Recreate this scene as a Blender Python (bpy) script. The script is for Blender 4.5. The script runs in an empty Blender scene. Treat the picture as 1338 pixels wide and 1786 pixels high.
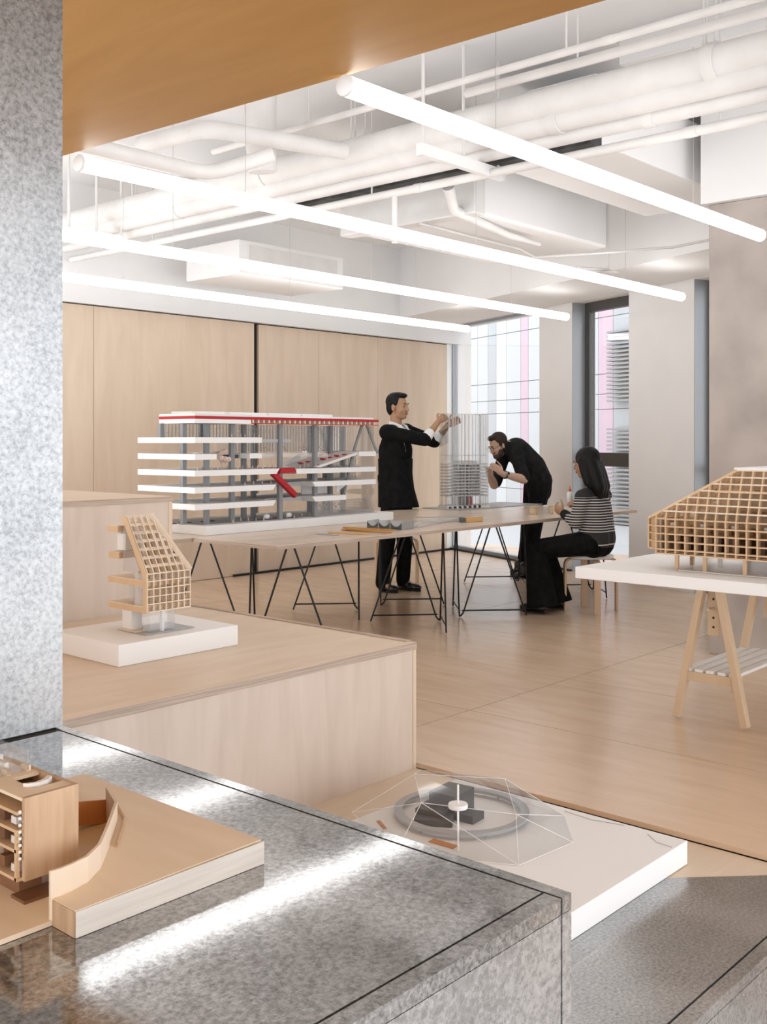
import bpy, bmesh, math, random
from mathutils import Vector, Matrix
random.seed(7)
S = bpy.context.scene
COL = S.collection

# ------------------------------------------------------------------ camera
FPX, CX, HY, EYE = 1849.0, 669.0, 768.0, 1.36      # focal length in px, centre column, horizon row, eye height
YAW = math.radians(41.7)
FW = Vector((math.cos(YAW), math.sin(YAW), 0)); RT = Vector((math.sin(YAW), -math.cos(YAW), 0))
cam = bpy.data.cameras.new('camera'); camo = bpy.data.objects.new('camera', cam); COL.objects.link(camo)
camo.location = (0, 0, EYE); camo.rotation_euler = (math.pi/2, 0, YAW - math.pi/2)
cam.sensor_fit = 'VERTICAL'; cam.sensor_height = 36; cam.lens = 36*FPX/1786; cam.shift_y = -(893-HY)/1786
cam.clip_start = .05
S.camera = camo

# ------------------------------------------------------------------ world and exposure
w = bpy.data.worlds.new('sky'); S.world = w; w.use_nodes = True
bg = w.node_tree.nodes['Background']; bg.inputs[0].default_value = (.93, .96, 1, 1); bg.inputs[1].default_value = 1.95
S.cycles.transparent_max_bounces = 48
S.view_settings.view_transform = 'Standard'; S.view_settings.look = 'None'
S.view_settings.gamma = 1; S.view_settings.use_curve_mapping = False
S.view_settings.exposure = 0.84
TUBE_POWER = 3.1

# ------------------------------------------------------------------ pixel helpers (a pixel gives a direction, a known plane gives the distance)
def ray(px, py): return FW + RT*((px-CX)/FPX) + Vector((0, 0, (HY-py)/FPX))
def PZ(px, py, z): r = ray(px, py); return Vector((0,0,EYE)) + r*((z-EYE)/r.z)
def PX(px, py, x): r = ray(px, py); return Vector((0,0,EYE)) + r*(x/r.x)
def PY(px, py, y): r = ray(px, py); return Vector((0,0,EYE)) + r*(y/r.y)
def PD(px, py, d): return Vector((0,0,EYE)) + ray(px, py)*d

# ------------------------------------------------------------------ materials
M = {}
def mat(name, col, rough=.6, metal=0.0, **kw):
    m = bpy.data.materials.new(name); m.use_nodes = True
    b = m.node_tree.nodes['Principled BSDF']
    b.inputs['Base Color'].default_value = (*col, 1); b.inputs['Roughness'].default_value = rough; b.inputs['Metallic'].default_value = metal
    for k, v in kw.items(): b.inputs[k].default_value = v
    M[name] = m; return m
def nodes(m): return m.node_tree.nodes, m.node_tree.links, m.node_tree.nodes['Principled BSDF']
def noisy(name, c1, c2, scale, stretch=(1,1,1), rough=.6, detail=6, lo=.3, hi=.7, metal=0, bump=0, dist=0.0, rr=None):
    m = mat(name, c1, rough, metal); N, L, b = nodes(m)
    tc = N.new('ShaderNodeTexCoord'); mp = N.new('ShaderNodeMapping'); mp.inputs['Scale'].default_value = stretch
    L.new(tc.outputs['Object'], mp.inputs[0])
    n = N.new('ShaderNodeTexNoise'); n.inputs['Scale'].default_value = scale; n.inputs['Detail'].default_value = detail
    n.inputs['Distortion'].default_value = dist
    L.new(mp.outputs[0], n.inputs['Vector'])
    r = N.new('ShaderNodeValToRGB'); r.color_ramp.elements[0].position = lo; r.color_ramp.elements[1].position = hi
    r.color_ramp.elements[0].color = (*c1, 1); r.color_ramp.elements[1].color = (*c2, 1)
    L.new(n.outputs['Fac'], r.inputs[0]); L.new(r.outputs[0], b.inputs['Base Color'])
    if bump:
        bp = N.new('ShaderNodeBump'); bp.inputs['Strength'].default_value = bump; bp.inputs['Distance'].default_value = .01
        L.new(n.outputs['Fac'], bp.inputs['Height']); L.new(bp.outputs[0], b.inputs['Normal'])
    if rr:
        mr = N.new('ShaderNodeMapRange'); mr.inputs['To Min'].default_value = rr[0]; mr.inputs['To Max'].default_value = rr[1]
        L.new(n.outputs['Fac'], mr.inputs[0]); L.new(mr.outputs[0], b.inputs['Roughness'])
    return m
noisy('white_wall', (.85,.845,.84), (.88,.875,.87), 3, rough=.8)
noisy('white_ceiling', (.86,.85,.845), (.89,.885,.88), 2, rough=.75)
noisy('white_pipe', (.68,.66,.645), (.77,.755,.74), 5, rough=.55)
noisy('dark_void', (.03,.03,.03), (.10,.10,.10), 8, rough=.9)  # near-black that paints the dark of the ceiling gap
noisy('ply_floor', (.655,.48,.335), (.715,.54,.395), 2.2, (5,.9,1), rough=.25, dist=.8, rr=(.17,.30))
M['ply_floor'].node_tree.nodes['Principled BSDF'].inputs['Specular IOR Level'].default_value = .75
noisy('ply_top', (.65,.52,.385), (.73,.60,.465), 2.0, (1.2,6,1), rough=.42, dist=.8)
noisy('ply_face', (.60,.50,.42), (.68,.58,.50), 2.2, (5,5,.7), rough=.5, dist=1.0)
noisy('ply_wall', (.64,.50,.37), (.72,.58,.45), 1.6, (4,4,.6), rough=.5, dist=1.0)
noisy('ply_edge', (.37,.29,.235), (.55,.44,.355), 5, (.6,.6,40), rough=.6, lo=.35, hi=.65)
noisy('soffit_ply', (.36,.175,.040), (.42,.215,.058), 1.4, (5,.7,1), rough=.45, dist=1.2)
noisy('concrete', (.36,.315,.285), (.54,.48,.435), 2.5, rough=.85, detail=10, lo=.28, hi=.75, bump=.15)
noisy('table_ply', (.64,.51,.40), (.72,.60,.49), 2.0, (.8,5,1), rough=.24, dist=.6)
noisy('balsa', (.80,.66,.49), (.86,.73,.57), 3, (9,2,2), rough=.55, dist=.4)
noisy('balsa_side', (.62,.58,.53), (.74,.71,.66), 3, (2,2,40), rough=.55)
noisy('balsa_upright', (.44,.28,.16), (.64,.46,.31), 9, (6,6,.5), rough=.55)
noisy('birch', (.60,.43,.28), (.68,.51,.35), 6, (1,1,.3), rough=.5)
noisy('lattice_wood', (.60,.41,.24), (.68,.49,.31), 8, rough=.55)
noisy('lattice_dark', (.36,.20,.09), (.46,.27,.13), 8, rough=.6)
noisy('lattice_pale', (.74,.61,.47), (.80,.68,.55), 8, rough=.55)
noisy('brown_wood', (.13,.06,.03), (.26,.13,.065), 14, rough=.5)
noisy('trestle_wood', (.58,.42,.27), (.68,.52,.36), 4, (1,1,.3), rough=.5)
noisy('grey_floor', (.70,.70,.695), (.76,.76,.755), 3, rough=.5)
mat('model_white', (.84,.835,.83), .5); mat('model_offwhite', (.76,.735,.71), .5)
mat('model_grey', (.25,.26,.27), .45); mat('model_midgrey', (.42,.43,.44), .5); mat('model_dark', (.075,.075,.08), .45)
mat('model_red', (.42,.012,.02), .45); mat('model_tree', (.62,.49,.42), .8)
mat('orange_card', (.55,.22,.065), .6)
mat('black_steel', (.012,.012,.013), .4, .3); mat('black_gap', (.012,.011,.010), .8)
mat('frame_grey', (.10,.095,.09), .45, .4); mat('reveal_grey', (.36,.38,.40), .45, .3)
mat('steel', (.55,.56,.57), .35, .8); mat('aluminium_sheet', (.40,.40,.40), .4, .5)
mat('lamp_cap', (.8,.8,.8), .4)
mat('white_plastic', (.82,.82,.81), .35); mat('shelf_paint', (.80,.79,.77), .45)
noisy('grey_board', (.34,.335,.33), (.42,.415,.41), 4, rough=.35)
mat('bamboo', (.52,.27,.075), .5); mat('bamboo_pale', (.60,.38,.17), .5)
mat('cardboard', (.50,.31,.16), .6); mat('paper', (.82,.81,.79), .7)
mat('skin_tan', (.40,.225,.13), .5, **{'Subsurface Weight': .05}); mat('skin_fair', (.56,.36,.26), .5, **{'Subsurface Weight': .05})
mat('lips', (.36,.14,.10), .5); mat('eye_white', (.36,.33,.31), .4); mat('eye_dark', (.015,.012,.01), .2)
mat('hair_black', (.006,.0055,.0055), .45, **{'Specular IOR Level': .2}); mat('hair_brown', (.035,.023,.017), .55, **{'Specular IOR Level': .2}); mat('beard', (.05,.028,.018), .6)
noisy('black_cloth', (.004,.004,.0045), (.010,.010,.0105), 20, rough=.9)
noisy('charcoal_cloth', (.008,.008,.0085), (.020,.020,.021), 16, rough=.85)
for k_ in ('black_cloth','charcoal_cloth'): M[k_].node_tree.nodes['Principled BSDF'].inputs['Specular IOR Level'].default_value = .12
mat('white_cloth', (.80,.80,.80), .8); mat('strap_tan', (.50,.27,.16), .6); mat('shoe_black', (.01,.01,.01), .3)
mat('bottle_plastic', (.84,.82,.80), .35); mat('nozzle_orange', (.62,.13,.03), .4); mat('jar_tan', (.66,.50,.33), .5)
mat('facade_white', (.45,.46,.465), .6); mat('facade_grey', (.30,.315,.325), .6); mat('facade_pink', (.41,.30,.35), .6)
mat('facade_pale', (.38,.39,.395), .6); mat('facade_louvre', (.19,.195,.20), .6); mat('facade_back', (.38,.39,.40), .7)
# galvanised steel: blotchy zinc spangle
def galv(name, c1, c2, r0, r1, sc=26):
    m = mat(name, c1, .3, .75); N, L, b = nodes(m)
    tc = N.new('ShaderNodeTexCoord')
    n1 = N.new('ShaderNodeTexNoise'); n1.inputs['Scale'].default_value = sc; n1.inputs['Detail'].default_value = 8; n1.inputs['Roughness'].default_value = .75
    n2 = N.new('ShaderNodeTexNoise'); n2.inputs['Scale'].default_value = 3.2; n2.inputs['Detail'].default_value = 3
    L.new(tc.outputs['Object'], n1.inputs['Vector']); L.new(tc.outputs['Object'], n2.inputs['Vector'])
    ad = N.new('ShaderNodeMath'); ad.operation = 'MULTIPLY_ADD'; ad.inputs[1].default_value = .35; L.new(n2.outputs['Fac'], ad.inputs[0]); L.new(n1.outputs['Fac'], ad.inputs[2])
    r = N.new('ShaderNodeValToRGB'); r.color_ramp.elements[0].position = .5; r.color_ramp.elements[1].position = .82
    r.color_ramp.elements[0].color = (*c1, 1); r.color_ramp.elements[1].color = (*c2, 1)
    L.new(ad.outputs[0], r.inputs[0]); L.new(r.outputs[0], b.inputs['Base Color'])
    mr = N.new('ShaderNodeMapRange'); mr.inputs['From Min'].default_value = .4; mr.inputs['From Max'].default_value = .9
    mr.inputs['To Min'].default_value = r0; mr.inputs['To Max'].default_value = r1
    L.new(ad.outputs[0], mr.inputs[0]); L.new(mr.outputs[0], b.inputs['Roughness'])
    bp = N.new('ShaderNodeBump'); bp.inputs['Strength'].default_value = .02; bp.inputs['Distance'].default_value = .0006
    L.new(n1.outputs['Fac'], bp.inputs['Height']); L.new(bp.outputs[0], b.inputs['Normal'])
    return m
galv('galvanised', (.14,.143,.146), (.56,.565,.57), .045, .10, 150)
galv('galvanised_pillar', (.19,.193,.197), (.43,.435,.44), .22, .36, 100)
galv('galvanised_step', (.20,.203,.206), (.58,.585,.59), .16, .28, 110)
galv('galvanised_wall', (.27,.275,.28), (.56,.565,.57), .20, .34, 110)
def clear(name, tint=(1,1,1), refl=.12, rough=.03, white=.0):
    m = bpy.data.materials.new(name); m.use_nodes = True; N, L = m.node_tree.nodes, m.node_tree.links
    N.remove(N['Principled BSDF']); out = N['Material Output']
    t = N.new('ShaderNodeBsdfTransparent'); t.inputs[0].default_value = (*tint, 1)
    g = N.new('ShaderNodeBsdfGlossy'); g.inputs['Roughness'].default_value = rough
    f = N.new('ShaderNodeLayerWeight'); f.inputs[0].default_value = .35
    mr = N.new('ShaderNodeMapRange'); mr.inputs['To Min'].default_value = refl*.4; mr.inputs['To Max'].default_value = min(1, refl*4)
    L.new(f.outputs['Fresnel'], mr.inputs[0])
    mx = N.new('ShaderNodeMixShader'); L.new(mr.outputs[0], mx.inputs[0]); L.new(t.outputs[0], mx.inputs[1]); L.new(g.outputs[0], mx.inputs[2])
    res = mx
    if white:
        d = N.new('ShaderNodeBsdfDiffuse'); d.inputs[0].default_value = (.85,.86,.86,1)
        m2 = N.new('ShaderNodeMixShader'); m2.inputs[0].default_value = white
        L.new(mx.outputs[0], m2.inputs[1]); L.new(d.outputs[0], m2.inputs[2]); res = m2
    L.new(res.outputs[0], out.inputs[0]); M[name] = m; return m
clear('window_glass', (1,1,1), .05)
clear('acrylic', (1,1,1), .10, .04, .03)
clear('acrylic_milky', (1,1,1), .10, .08, .22)
def emit(name, col, s):
    m = bpy.data.materials.new(name); m.use_nodes = True; N, L = m.node_tree.nodes, m.node_tree.links
    N.remove(N['Principled BSDF']); e = N.new('ShaderNodeEmission'); e.inputs[0].default_value = (*col, 1); e.inputs[1].default_value = s
    L.new(e.outputs[0], N['Material Output'].inputs[0]); M[name] = m
emit('tube_light', (1, .985, .97), TUBE_POWER)

# ------------------------------------------------------------------ mesh and object helpers
MW = {}
def frame(d, up=Vector((0,0,1))):
    d = d.normalized(); a = up if abs(d.dot(up)) < .95 else Vector((1,0,0))
    x = d.cross(a).normalized(); y = x.cross(d).normalized(); return x, y
class MB:
    def __init__(s): s.v = []; s.f = []; s.smooth = False
    def add(s, vs, fs):
        o = len(s.v); s.v += [Vector(q) for q in vs]; s.f += [tuple(i+o for i in q) for q in fs]; return s
    def box(s, lo, hi):
        (a,b,c),(d,e,f) = lo, hi
        a, d = min(a,d), max(a,d); b, e = min(b,e), max(b,e); c, f = min(c,f), max(c,f)
        return s.add([(a,b,c),(d,b,c),(d,e,c),(a,e,c),(a,b,f),(d,b,f),(d,e,f),(a,e,f)],
                     [(0,3,2,1),(4,5,6,7),(0,1,5,4),(1,2,6,5),(2,3,7,6),(3,0,4,7)])
    def prism(s, poly, z0, z1):
        n = len(poly); ar = sum(poly[i][0]*poly[(i+1)%n][1]-poly[(i+1)%n][0]*poly[i][1] for i in range(n))
        if ar < 0: poly = poly[::-1]
        vs = [(p[0],p[1],z0) for p in poly] + [(p[0],p[1],z1) for p in poly]
        fs = [tuple(range(n))[::-1], tuple(range(n, 2*n))] + [(i,(i+1)%n,n+(i+1)%n,n+i) for i in range(n)]
        return s.add(vs, fs)
    def extrude(s, pts, off):           # any planar polygon given a thickness vector
        n = len(pts); pts = [Vector(p) for p in pts]; off = Vector(off)
        nr = Vector((0,0,0))
        for i in range(n): nr += pts[i].cross(pts[(i+1)%n])
        if nr.dot(off) > 0: pts = pts[::-1]
        fs = [tuple(range(n)), tuple(range(n,2*n))[::-1]] + [((i+1)%n, i, n+i, n+(i+1)%n) for i in range(n)]
        return s.add(pts + [p+off for p in pts], fs)
    def bar(s, p, q, w, h=None, up=Vector((0,0,1))):
        p, q = Vector(p), Vector(q); h = h or w; x, y = frame(q-p, up); x = x*(w/2); y = y*(h/2)
        vs = [p-x-y, p+x-y, p+x+y, p-x+y, q-x-y, q+x-y, q+x+y, q-x+y]
        return s.add(vs, [(0,3,2,1),(4,5,6,7),(0,1,5,4),(1,2,6,5),(2,3,7,6),(3,0,4,7)])
    def cone(s, p, q, r0, r1=None, n=12, cap=True):
        p, q = Vector(p), Vector(q); r1 = r0 if r1 is None else r1; x, y = frame(q-p); o = []
        for c, r in ((p,r0),(q,r1)):
            o += [c + x*(r*math.cos(2*math.pi*i/n)) + y*(r*math.sin(2*math.pi*i/n)) for i in range(n)]
        fs = [((i+1)%n, i, n+i, n+(i+1)%n)[::-1] for i in range(n)]
        fs = [tuple(reversed(t)) for t in fs]
        if cap: fs += [tuple(range(n)), tuple(range(n,2*n))[::-1]]
        return s.add(o, fs)
    def tube(s, pts, r, n=8):
        pts = [Vector(p) for p in pts]; k = len(pts); rs = r if isinstance(r, (list,tuple)) else [r]*k; vs = []; pr = None
        for i, p in enumerate(pts):
            t = (pts[min(i+1,k-1)] - pts[max(i-1,0)]).normalized()
            if pr is None: x, y = frame(t)
            else:
                x = (pr - t*pr.dot(t)); x = x.normalized() if x.length > 1e-6 else frame(t)[0]; y = x.cross(t)
                y = t.cross(x)
            if pr is None: y = t.cross(x)
            pr = x
            vs += [p + x*(rs[i]*math.cos(2*math.pi*j/n)) + y*(rs[i]*math.sin(2*math.pi*j/n)) for j in range(n)]
        fs = [(i*n+j, i*n+(j+1)%n, (i+1)*n+(j+1)%n, (i+1)*n+j) for i in range(k-1) for j in range(n)]
        fs += [tuple(range(n))[::-1], tuple(range((k-1)*n, k*n))]
        return s.add(vs, fs)
    def ell(s, c, r, nu=14, nv=10, rot=None):
        c = Vector(c); r = (r,)*3 if not hasattr(r, '__len__') else r; vs = []; rot = rot or Matrix.Identity(3)
        for i in range(1, nv):
            t = math.pi*i/nv
            for j in range(nu):
                a = 2*math.pi*j/nu
                vs.append(c + rot @ Vector((r[0]*math.sin(t)*math.cos(a), r[1]*math.sin(t)*math.sin(a), r[2]*math.cos(t))))
        top = len(vs); vs += [c + rot @ Vector((0,0,r[2])), c - rot @ Vector((0,0,r[2]))]
        fs = [(i*nu+j, (i+1)*nu+j, (i+1)*nu+(j+1)%nu, i*nu+(j+1)%nu) for i in range(nv-2) for j in range(nu)]
        fs += [(top, j, (j+1)%nu) for j in range(nu)] + [(top+1, (nv-2)*nu+(j+1)%nu, (nv-2)*nu+j) for j in range(nu)]
        return s.add(vs, fs)
    def cap(s, p, q, r0, r1, n=12):      # tapered capsule
        p, q = Vector(p), Vector(q); s.cone(p, q, r0, r1, n, True); s.ell(p, r0, n, 8); s.ell(q, r1, n, 8); return s
    def lathe(s, c, prof, n=24):
        c = Vector(c); vs = []
        for r, z in prof: vs += [c + Vector((r*math.cos(2*math.pi*j/n), r*math.sin(2*math.pi*j/n), z)) for j in range(n)]
        k = len(prof)
        fs = [(i*n+j, i*n+(j+1)%n, (i+1)*n+(j+1)%n, (i+1)*n+j) for i in range(k-1) for j in range(n)]
        fs += [tuple(range(n))[::-1], tuple(range((k-1)*n, k*n))]
        return s.add(vs, fs)
    def mesh(s, name, inv=None):
        me = bpy.data.meshes.new(name); vs = [inv @ q for q in s.v] if inv else s.v
        me.from_pydata([tuple(q) for q in vs], [], s.f); me.update()
        return me
def put(o, parent):
    COL.objects.link(o)
    if parent: o.parent = parent; MW[o.name] = MW[parent.name]
    return o
def props(o, label=None, cat=None, group=None, kind=None):
    for k, v in (('label',label),('category',cat),('group',group),('kind',kind)):
        if v: o[k] = v
    return o
def thing(name, label, cat, loc, rotz=0, group=None, kind=None):
    o = bpy.data.objects.new(name, None); o.empty_display_size = .1; COL.objects.link(o)
    o.location = loc; o.rotation_euler = (0, 0, rotz); MW[o.name] = Matrix.Translation(Vector(loc)) @ Matrix.Rotation(rotz, 4, 'Z')
    return props(o, label, cat, group, kind)
def finish(me, material, smooth=0):
    me.materials.append(M[material])
    bm = bmesh.new(); bm.from_mesh(me); bmesh.ops.recalc_face_normals(bm, faces=bm.faces); bm.to_mesh(me); bm.free()
    if smooth:
        me.shade_smooth()
        if smooth < 180: me.set_sharp_from_angle(angle=math.radians(smooth))
def part(parent, name, mb, material, smooth=0, bevel=0, label=None, kind=None):
    inv = MW[parent.name].inverted() if parent else None
    me = mb.mesh(name, inv); finish(me, material, smooth)
    o = bpy.data.objects.new(name, me); put(o, parent)
    if not parent: MW[o.name] = Matrix.Identity(4)
    if bevel:
        md = o.modifiers.new('bevel', 'BEVEL'); md.width = bevel; md.segments = 2; md.limit_method = 'ANGLE'; md.harden_normals = False
    return props(o, label, kind=kind)
def solo(name, label, cat, mb, material, base=None, smooth=0, bevel=0, group=None, kind=None):
    # a thing that is one mesh: origin at its base
    if base is None:
        xs = [q.x for q in mb.v]; ys = [q.y for q in mb.v]; zs = [q.z for q in mb.v]
        base = Vector(((min(xs)+max(xs))/2, (min(ys)+max(ys))/2, min(zs)))
    me = mb.mesh(name, Matrix.Translation(base).inverted()); finish(me, material, smooth)
    o = bpy.data.objects.new(name, me); COL.objects.link(o); o.location = base; MW[o.name] = Matrix.Translation(base)
    if bevel:
        md = o.modifiers.new('bevel', 'BEVEL'); md.width = bevel; md.segments = 2; md.limit_method = 'ANGLE'
    return props(o, label, cat, group, kind)
SH = {}
def shared(parent, name, key, mb_fn, material, loc, rotz=0, smooth=0, bevel=0):
    # alike pieces sharing one mesh; mb_fn builds it round its own origin, loc is in world space
    if key not in SH:
        me = mb_fn().mesh(name); finish(me, material, smooth); SH[key] = me
    o = bpy.data.objects.new(name, SH[key]); put(o, parent)
    loc = Vector(loc)
    if parent:
        inv = MW[parent.name].inverted(); loc = inv @ loc; o.rotation_euler = (0,0,rotz - math.atan2(MW[parent.name][1][0], MW[parent.name][0][0]))
    else: o.rotation_euler = (0,0,rotz)
    o.location = loc; return o
def copy_tree(o, loc, rotz=None, **pr):
    c = o.copy(); COL.objects.link(c); c.location = loc
    if rotz is not None: c.rotation_euler = (0,0,rotz)
    MW[c.name] = Matrix.Translation(Vector(loc)) @ Matrix.Rotation(c.rotation_euler.z, 4, 'Z')
    def rec(src, dst):
        for ch in list(src.children):
            k = ch.copy(); COL.objects.link(k); k.parent = dst; rec(ch, k)
    rec(o, c); return props(c, **pr)

# ------------------------------------------------------------------ room shell
ZT = .0
# floor: plywood sheets on a dark sub-floor
fl = thing('floor', None, None, (6.5, 3.5, -.02), kind='structure')
part(fl, 'subfloor', MB().box((3.45,-2.5,-.3),(11.3,8.35,-.0195)), 'black_gap')
part(fl, 'riser', MB().box((3.432,-2.5,-.62),(3.449,1.2,-.0195)), 'ply_face')
xs = [3.43, 4.277, 5.22, 6.165, 7.11, 8.055, 9.0, 9.945, 11.3]; ys = [-2.5, -.6, 1.3, 3.23, 5.1, 7.0, 8.35]
for i in range(len(xs)-1):
    for j in range(len(ys)-1):
        w_, d_ = xs[i+1]-xs[i], ys[j+1]-ys[j]
        if i == len(xs)-2 and j < 2: continue
        shared(fl, 'floor_panel', ('fp', round(w_,3), round(d_,3)), lambda: MB().box((-w_/2+.0025,-d_/2+.0025,-.019),(w_/2-.0025,d_/2-.0025,0)), 'ply_floor', ((xs[i]+xs[i+1])/2, (ys[j]+ys[j+1])/2, 0))
# lower landing in front of the floor edge, and the well the photographer stands in
lw = part(None, 'floor_landing', MB().prism([(3.428,2.87),(3.428,1.226),(1.765,2.87)], -.3, -.022), 'ply_top')
lw.name = 'trim_1'; props(lw, kind='structure')
wl = part(None, 'floor_well', MB().box((-4,-4,-.62),(5.2,1.6,-.52)), 'grey_floor'); props(wl, kind='structure')
# back wall with plywood panels, a dark sliding-door gap and a white bulkhead above
YB = 8.2; ZB = 2.55
wb = thing('wall_back', None, None, (6, YB, 0), kind='structure')
part(wb, 'backing', MB().box((-2,YB+.03,0),(10.7,YB+.2,3.6)), 'black_gap')
def bx(px): return PY(px, 700, YB).x
edges = [-2, .4, 2.8, bx(160), bx(441), bx(446)]
for a, b in ((-2,.4),(.4,2.8),(2.8,bx(160)),(bx(160),bx(440))):
    part(wb, 'wood_panel', MB().box((a+.002,YB-.03,.004),(b-.002,YB+.03,ZB)), 'ply_wall')
for a, b in ((451,556),(556,659),(659,779)):
    part(wb, 'wood_panel', MB().box((bx(a)+.002,YB,.004),(bx(b)-.002,YB+.03,ZB)), 'ply_wall')
part(wb, 'corner_filler', MB().box((bx(779)+.004,YB-.002,0),(10.75,YB+.028,ZB+.01)), 'white_wall')
part(wb, 'bulkhead', MB().box((-2,YB-.06,ZB+.012),(10.7,YB+.03,3.6)), 'white_wall')
tr = part(None, 'trim_2', MB().box((PY(401,1007,YB).x,YB-.07,.0),(10.5,YB-.045,.022)), 'black_steel'); props(tr, kind='structure')

# window wall: slanted, piers between floor-to-beam windows
W0 = Vector((10.47, 8.2, 0)); WD = Vector((-.374,-.927,0)).normalized(); WN = Vector((WD.y,-WD.x,0))   # WN points outwards
if WN.x < 0: WN = -WN
def Wp(s, dep, z): return W0 + WD*s + WN*dep + Vector((0,0,z))
def ws(px, dep=0):           # distance along the wall seen in image column px
    r = ray(px, 768); r.z = 0; o = W0 + WN*dep
    det = r.x*(-WD.y) + r.y*WD.x
    t = (o.x*(-WD.y) + o.y*WD.x)/det; p = r*t
    return (p-o).dot(WD)
def wbox(mb, s0, s1, d0, d1, z0, z1):
    return mb.prism([tuple(Wp(s,d,0))[:2] for s, d in ((s0,d0),(s1,d0),(s1,d1),(s0,d1))], z0, z1)
ZW = 2.79
ww = thing('wall_window', None, None, Wp(3,0,0), kind='structure')
sA0, sA1, sB0, sB1, sC0 = ws(786), ws(941), ws(998), ws(1097), ws(1211)
sC1 = sC0 + .75; END = 9.5
for a, b in ((-.4,sA0),(sA1,sB0),(sB1,sC0),(sC1,END)):
    part(ww, 'pier', wbox(MB(), a, b, 0, .30, 0, ZW), 'white_wall')
part(ww, 'spandrel', wbox(MB(), -.4, END, 0, .30, ZW, 3.6), 'white_wall')
part(ww, 'beam', MB().prism([tuple(Wp(s,d,0))[:2] for s, d in ((-.35,-.02),(END,-.02),(END,-.95),(-.35,-.95))], ZW+.002, 3.6), 'white_ceiling')
part(ww, 'reveal', wbox(MB(), sB0-.001, sB0+.006, .0, .26, 0, ZW), 'reveal_grey')
part(ww, 'reveal', wbox(MB(), sC0-.001, sC0+.006, .0, .26, 0, ZW), 'reveal_grey')
part(ww, 'skirting_track', wbox(MB(), sA0, sB0, -.03, -.005, 0, .02), 'black_steel')
def window(n, s0, s1, fw, dep, rails, frame_m):
    o = thing('window_%d' % n, None, None, Wp((s0+s1)/2, dep, 0), kind='structure')
    fr = MB(); wbox(fr, s0, s0+fw, dep-.03, dep+.04, 0, ZW); wbox(fr, s1-fw, s1, dep-.03, dep+.04, 0, ZW)
    wbox(fr, s0+fw, s1-fw, dep-.03, dep+.04, ZW-fw*1.3, ZW); wbox(fr, s0+fw, s1-fw, dep-.03, dep+.04, 0, .05)
    part(o, 'window_frame', fr, frame_m)
    zs = [.05]
    for (z0, z1) in rails:
        part(o, 'rail', wbox(MB(), s0+fw, s1-fw, dep-.035, dep+.04, z0, z1), frame_m); zs += [z0, z1]
    zs.append(ZW-fw*1.3)
    for k in range(0, len(zs), 2):
        part(o, 'pane', wbox(MB(), s0+fw, s1-fw, dep, dep+.008, zs[k], zs[k+1]), 'window_glass')
    return o
zr = lambda y, s: EYE + (HY-y)/FPX*(Wp(s,0,0).dot(FW))
window(1, sA0, sA1, .022, .05, [], 'reveal_grey')
sm = (sB0+sB1)/2
window(2, sB0+.008, sB1, .075, .19, [(zr(814,sm), zr(790,sm))], 'frame_grey')
window(3, sC0+.008, sC1, .06, .19, [(zr(825,sC0), zr(812,sC0))], 'frame_grey')

# ceiling and soffit
ce = thing('ceiling', None, None, (4, 3, 3.55), kind='structure')
part(ce, 'slab', MB().prism([(-4,-4),(7.3,-4),(11.2,8.4),(-4,8.4)], 3.6, 3.75), 'white_ceiling')
so = part(None, 'ceiling_soffit', MB().prism([(-4,-4),(2.80,-4),(2.66,1.2),(2.605,2.5),(2.523,4.06),(2.44,6.2),(-4,6.2)], 2.6, 2.75), 'soffit_ply'); props(so, kind='structure')

# ------------------------------------------------------------------ plinths, steel-clad steps, column
CZ = .51
pl = thing('plywood_plinth', 'low plywood platform that carries the white block with the small lattice model', 'plinth', (2.6, 3.6, 0))
part(pl, 'front_panel', MB().box((1.2,2.87,-.3),(3.405,2.89,CZ-.03)), 'ply_face')
part(pl, 'side_panel', MB().box((3.400,2.872,-.022),(3.425,4.405,CZ-.03)), 'ply_face')
part(pl, 'corner_edge', MB().box((3.406,2.868,-.022),(3.426,2.872,CZ-.03)), 'ply_top')
part(pl, 'top_edge', MB().box((1.2,2.866,CZ-.03),(3.428,2.885,CZ-.001)), 'ply_edge', label='layered plywood edge along the front of the top')
part(pl, 'top_panel', MB().box((1.2,2.868,CZ-.029),(3.426,4.405,CZ)), 'ply_top')
part(pl, 'back_lip', MB().box((3.40,2.9,CZ+.0005),(3.4275,4.405,CZ+.005)), 'ply_edge')
p2 = thing('plywood_plinth', 'tall plywood block rising behind the small lattice model at the steel pillar', 'plinth', (2, 5.2, 0))
TZ = 1.075
part(p2, 'front_panel', MB().box((-1,4.41,0),(3.30,4.43,TZ-.028)), 'ply_face')
part(p2, 'side_panel', MB().box((3.30,4.412,0),(3.325,5.5,TZ-.028)), 'ply_face')
part(p2, 'corner_edge', MB().box((3.302,4.408,0),(3.326,4.412,TZ-.028)), 'ply_top')
part(p2, 'top_edge', MB().box((-1,4.406,TZ-.028),(3.328,4.425,TZ-.001)), 'ply_edge', label='layered plywood edge along the front of the top')
part(p2, 'top_panel', MB().box((-1,4.408,TZ-.027),(3.326,5.5,TZ)), 'ply_top')

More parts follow.
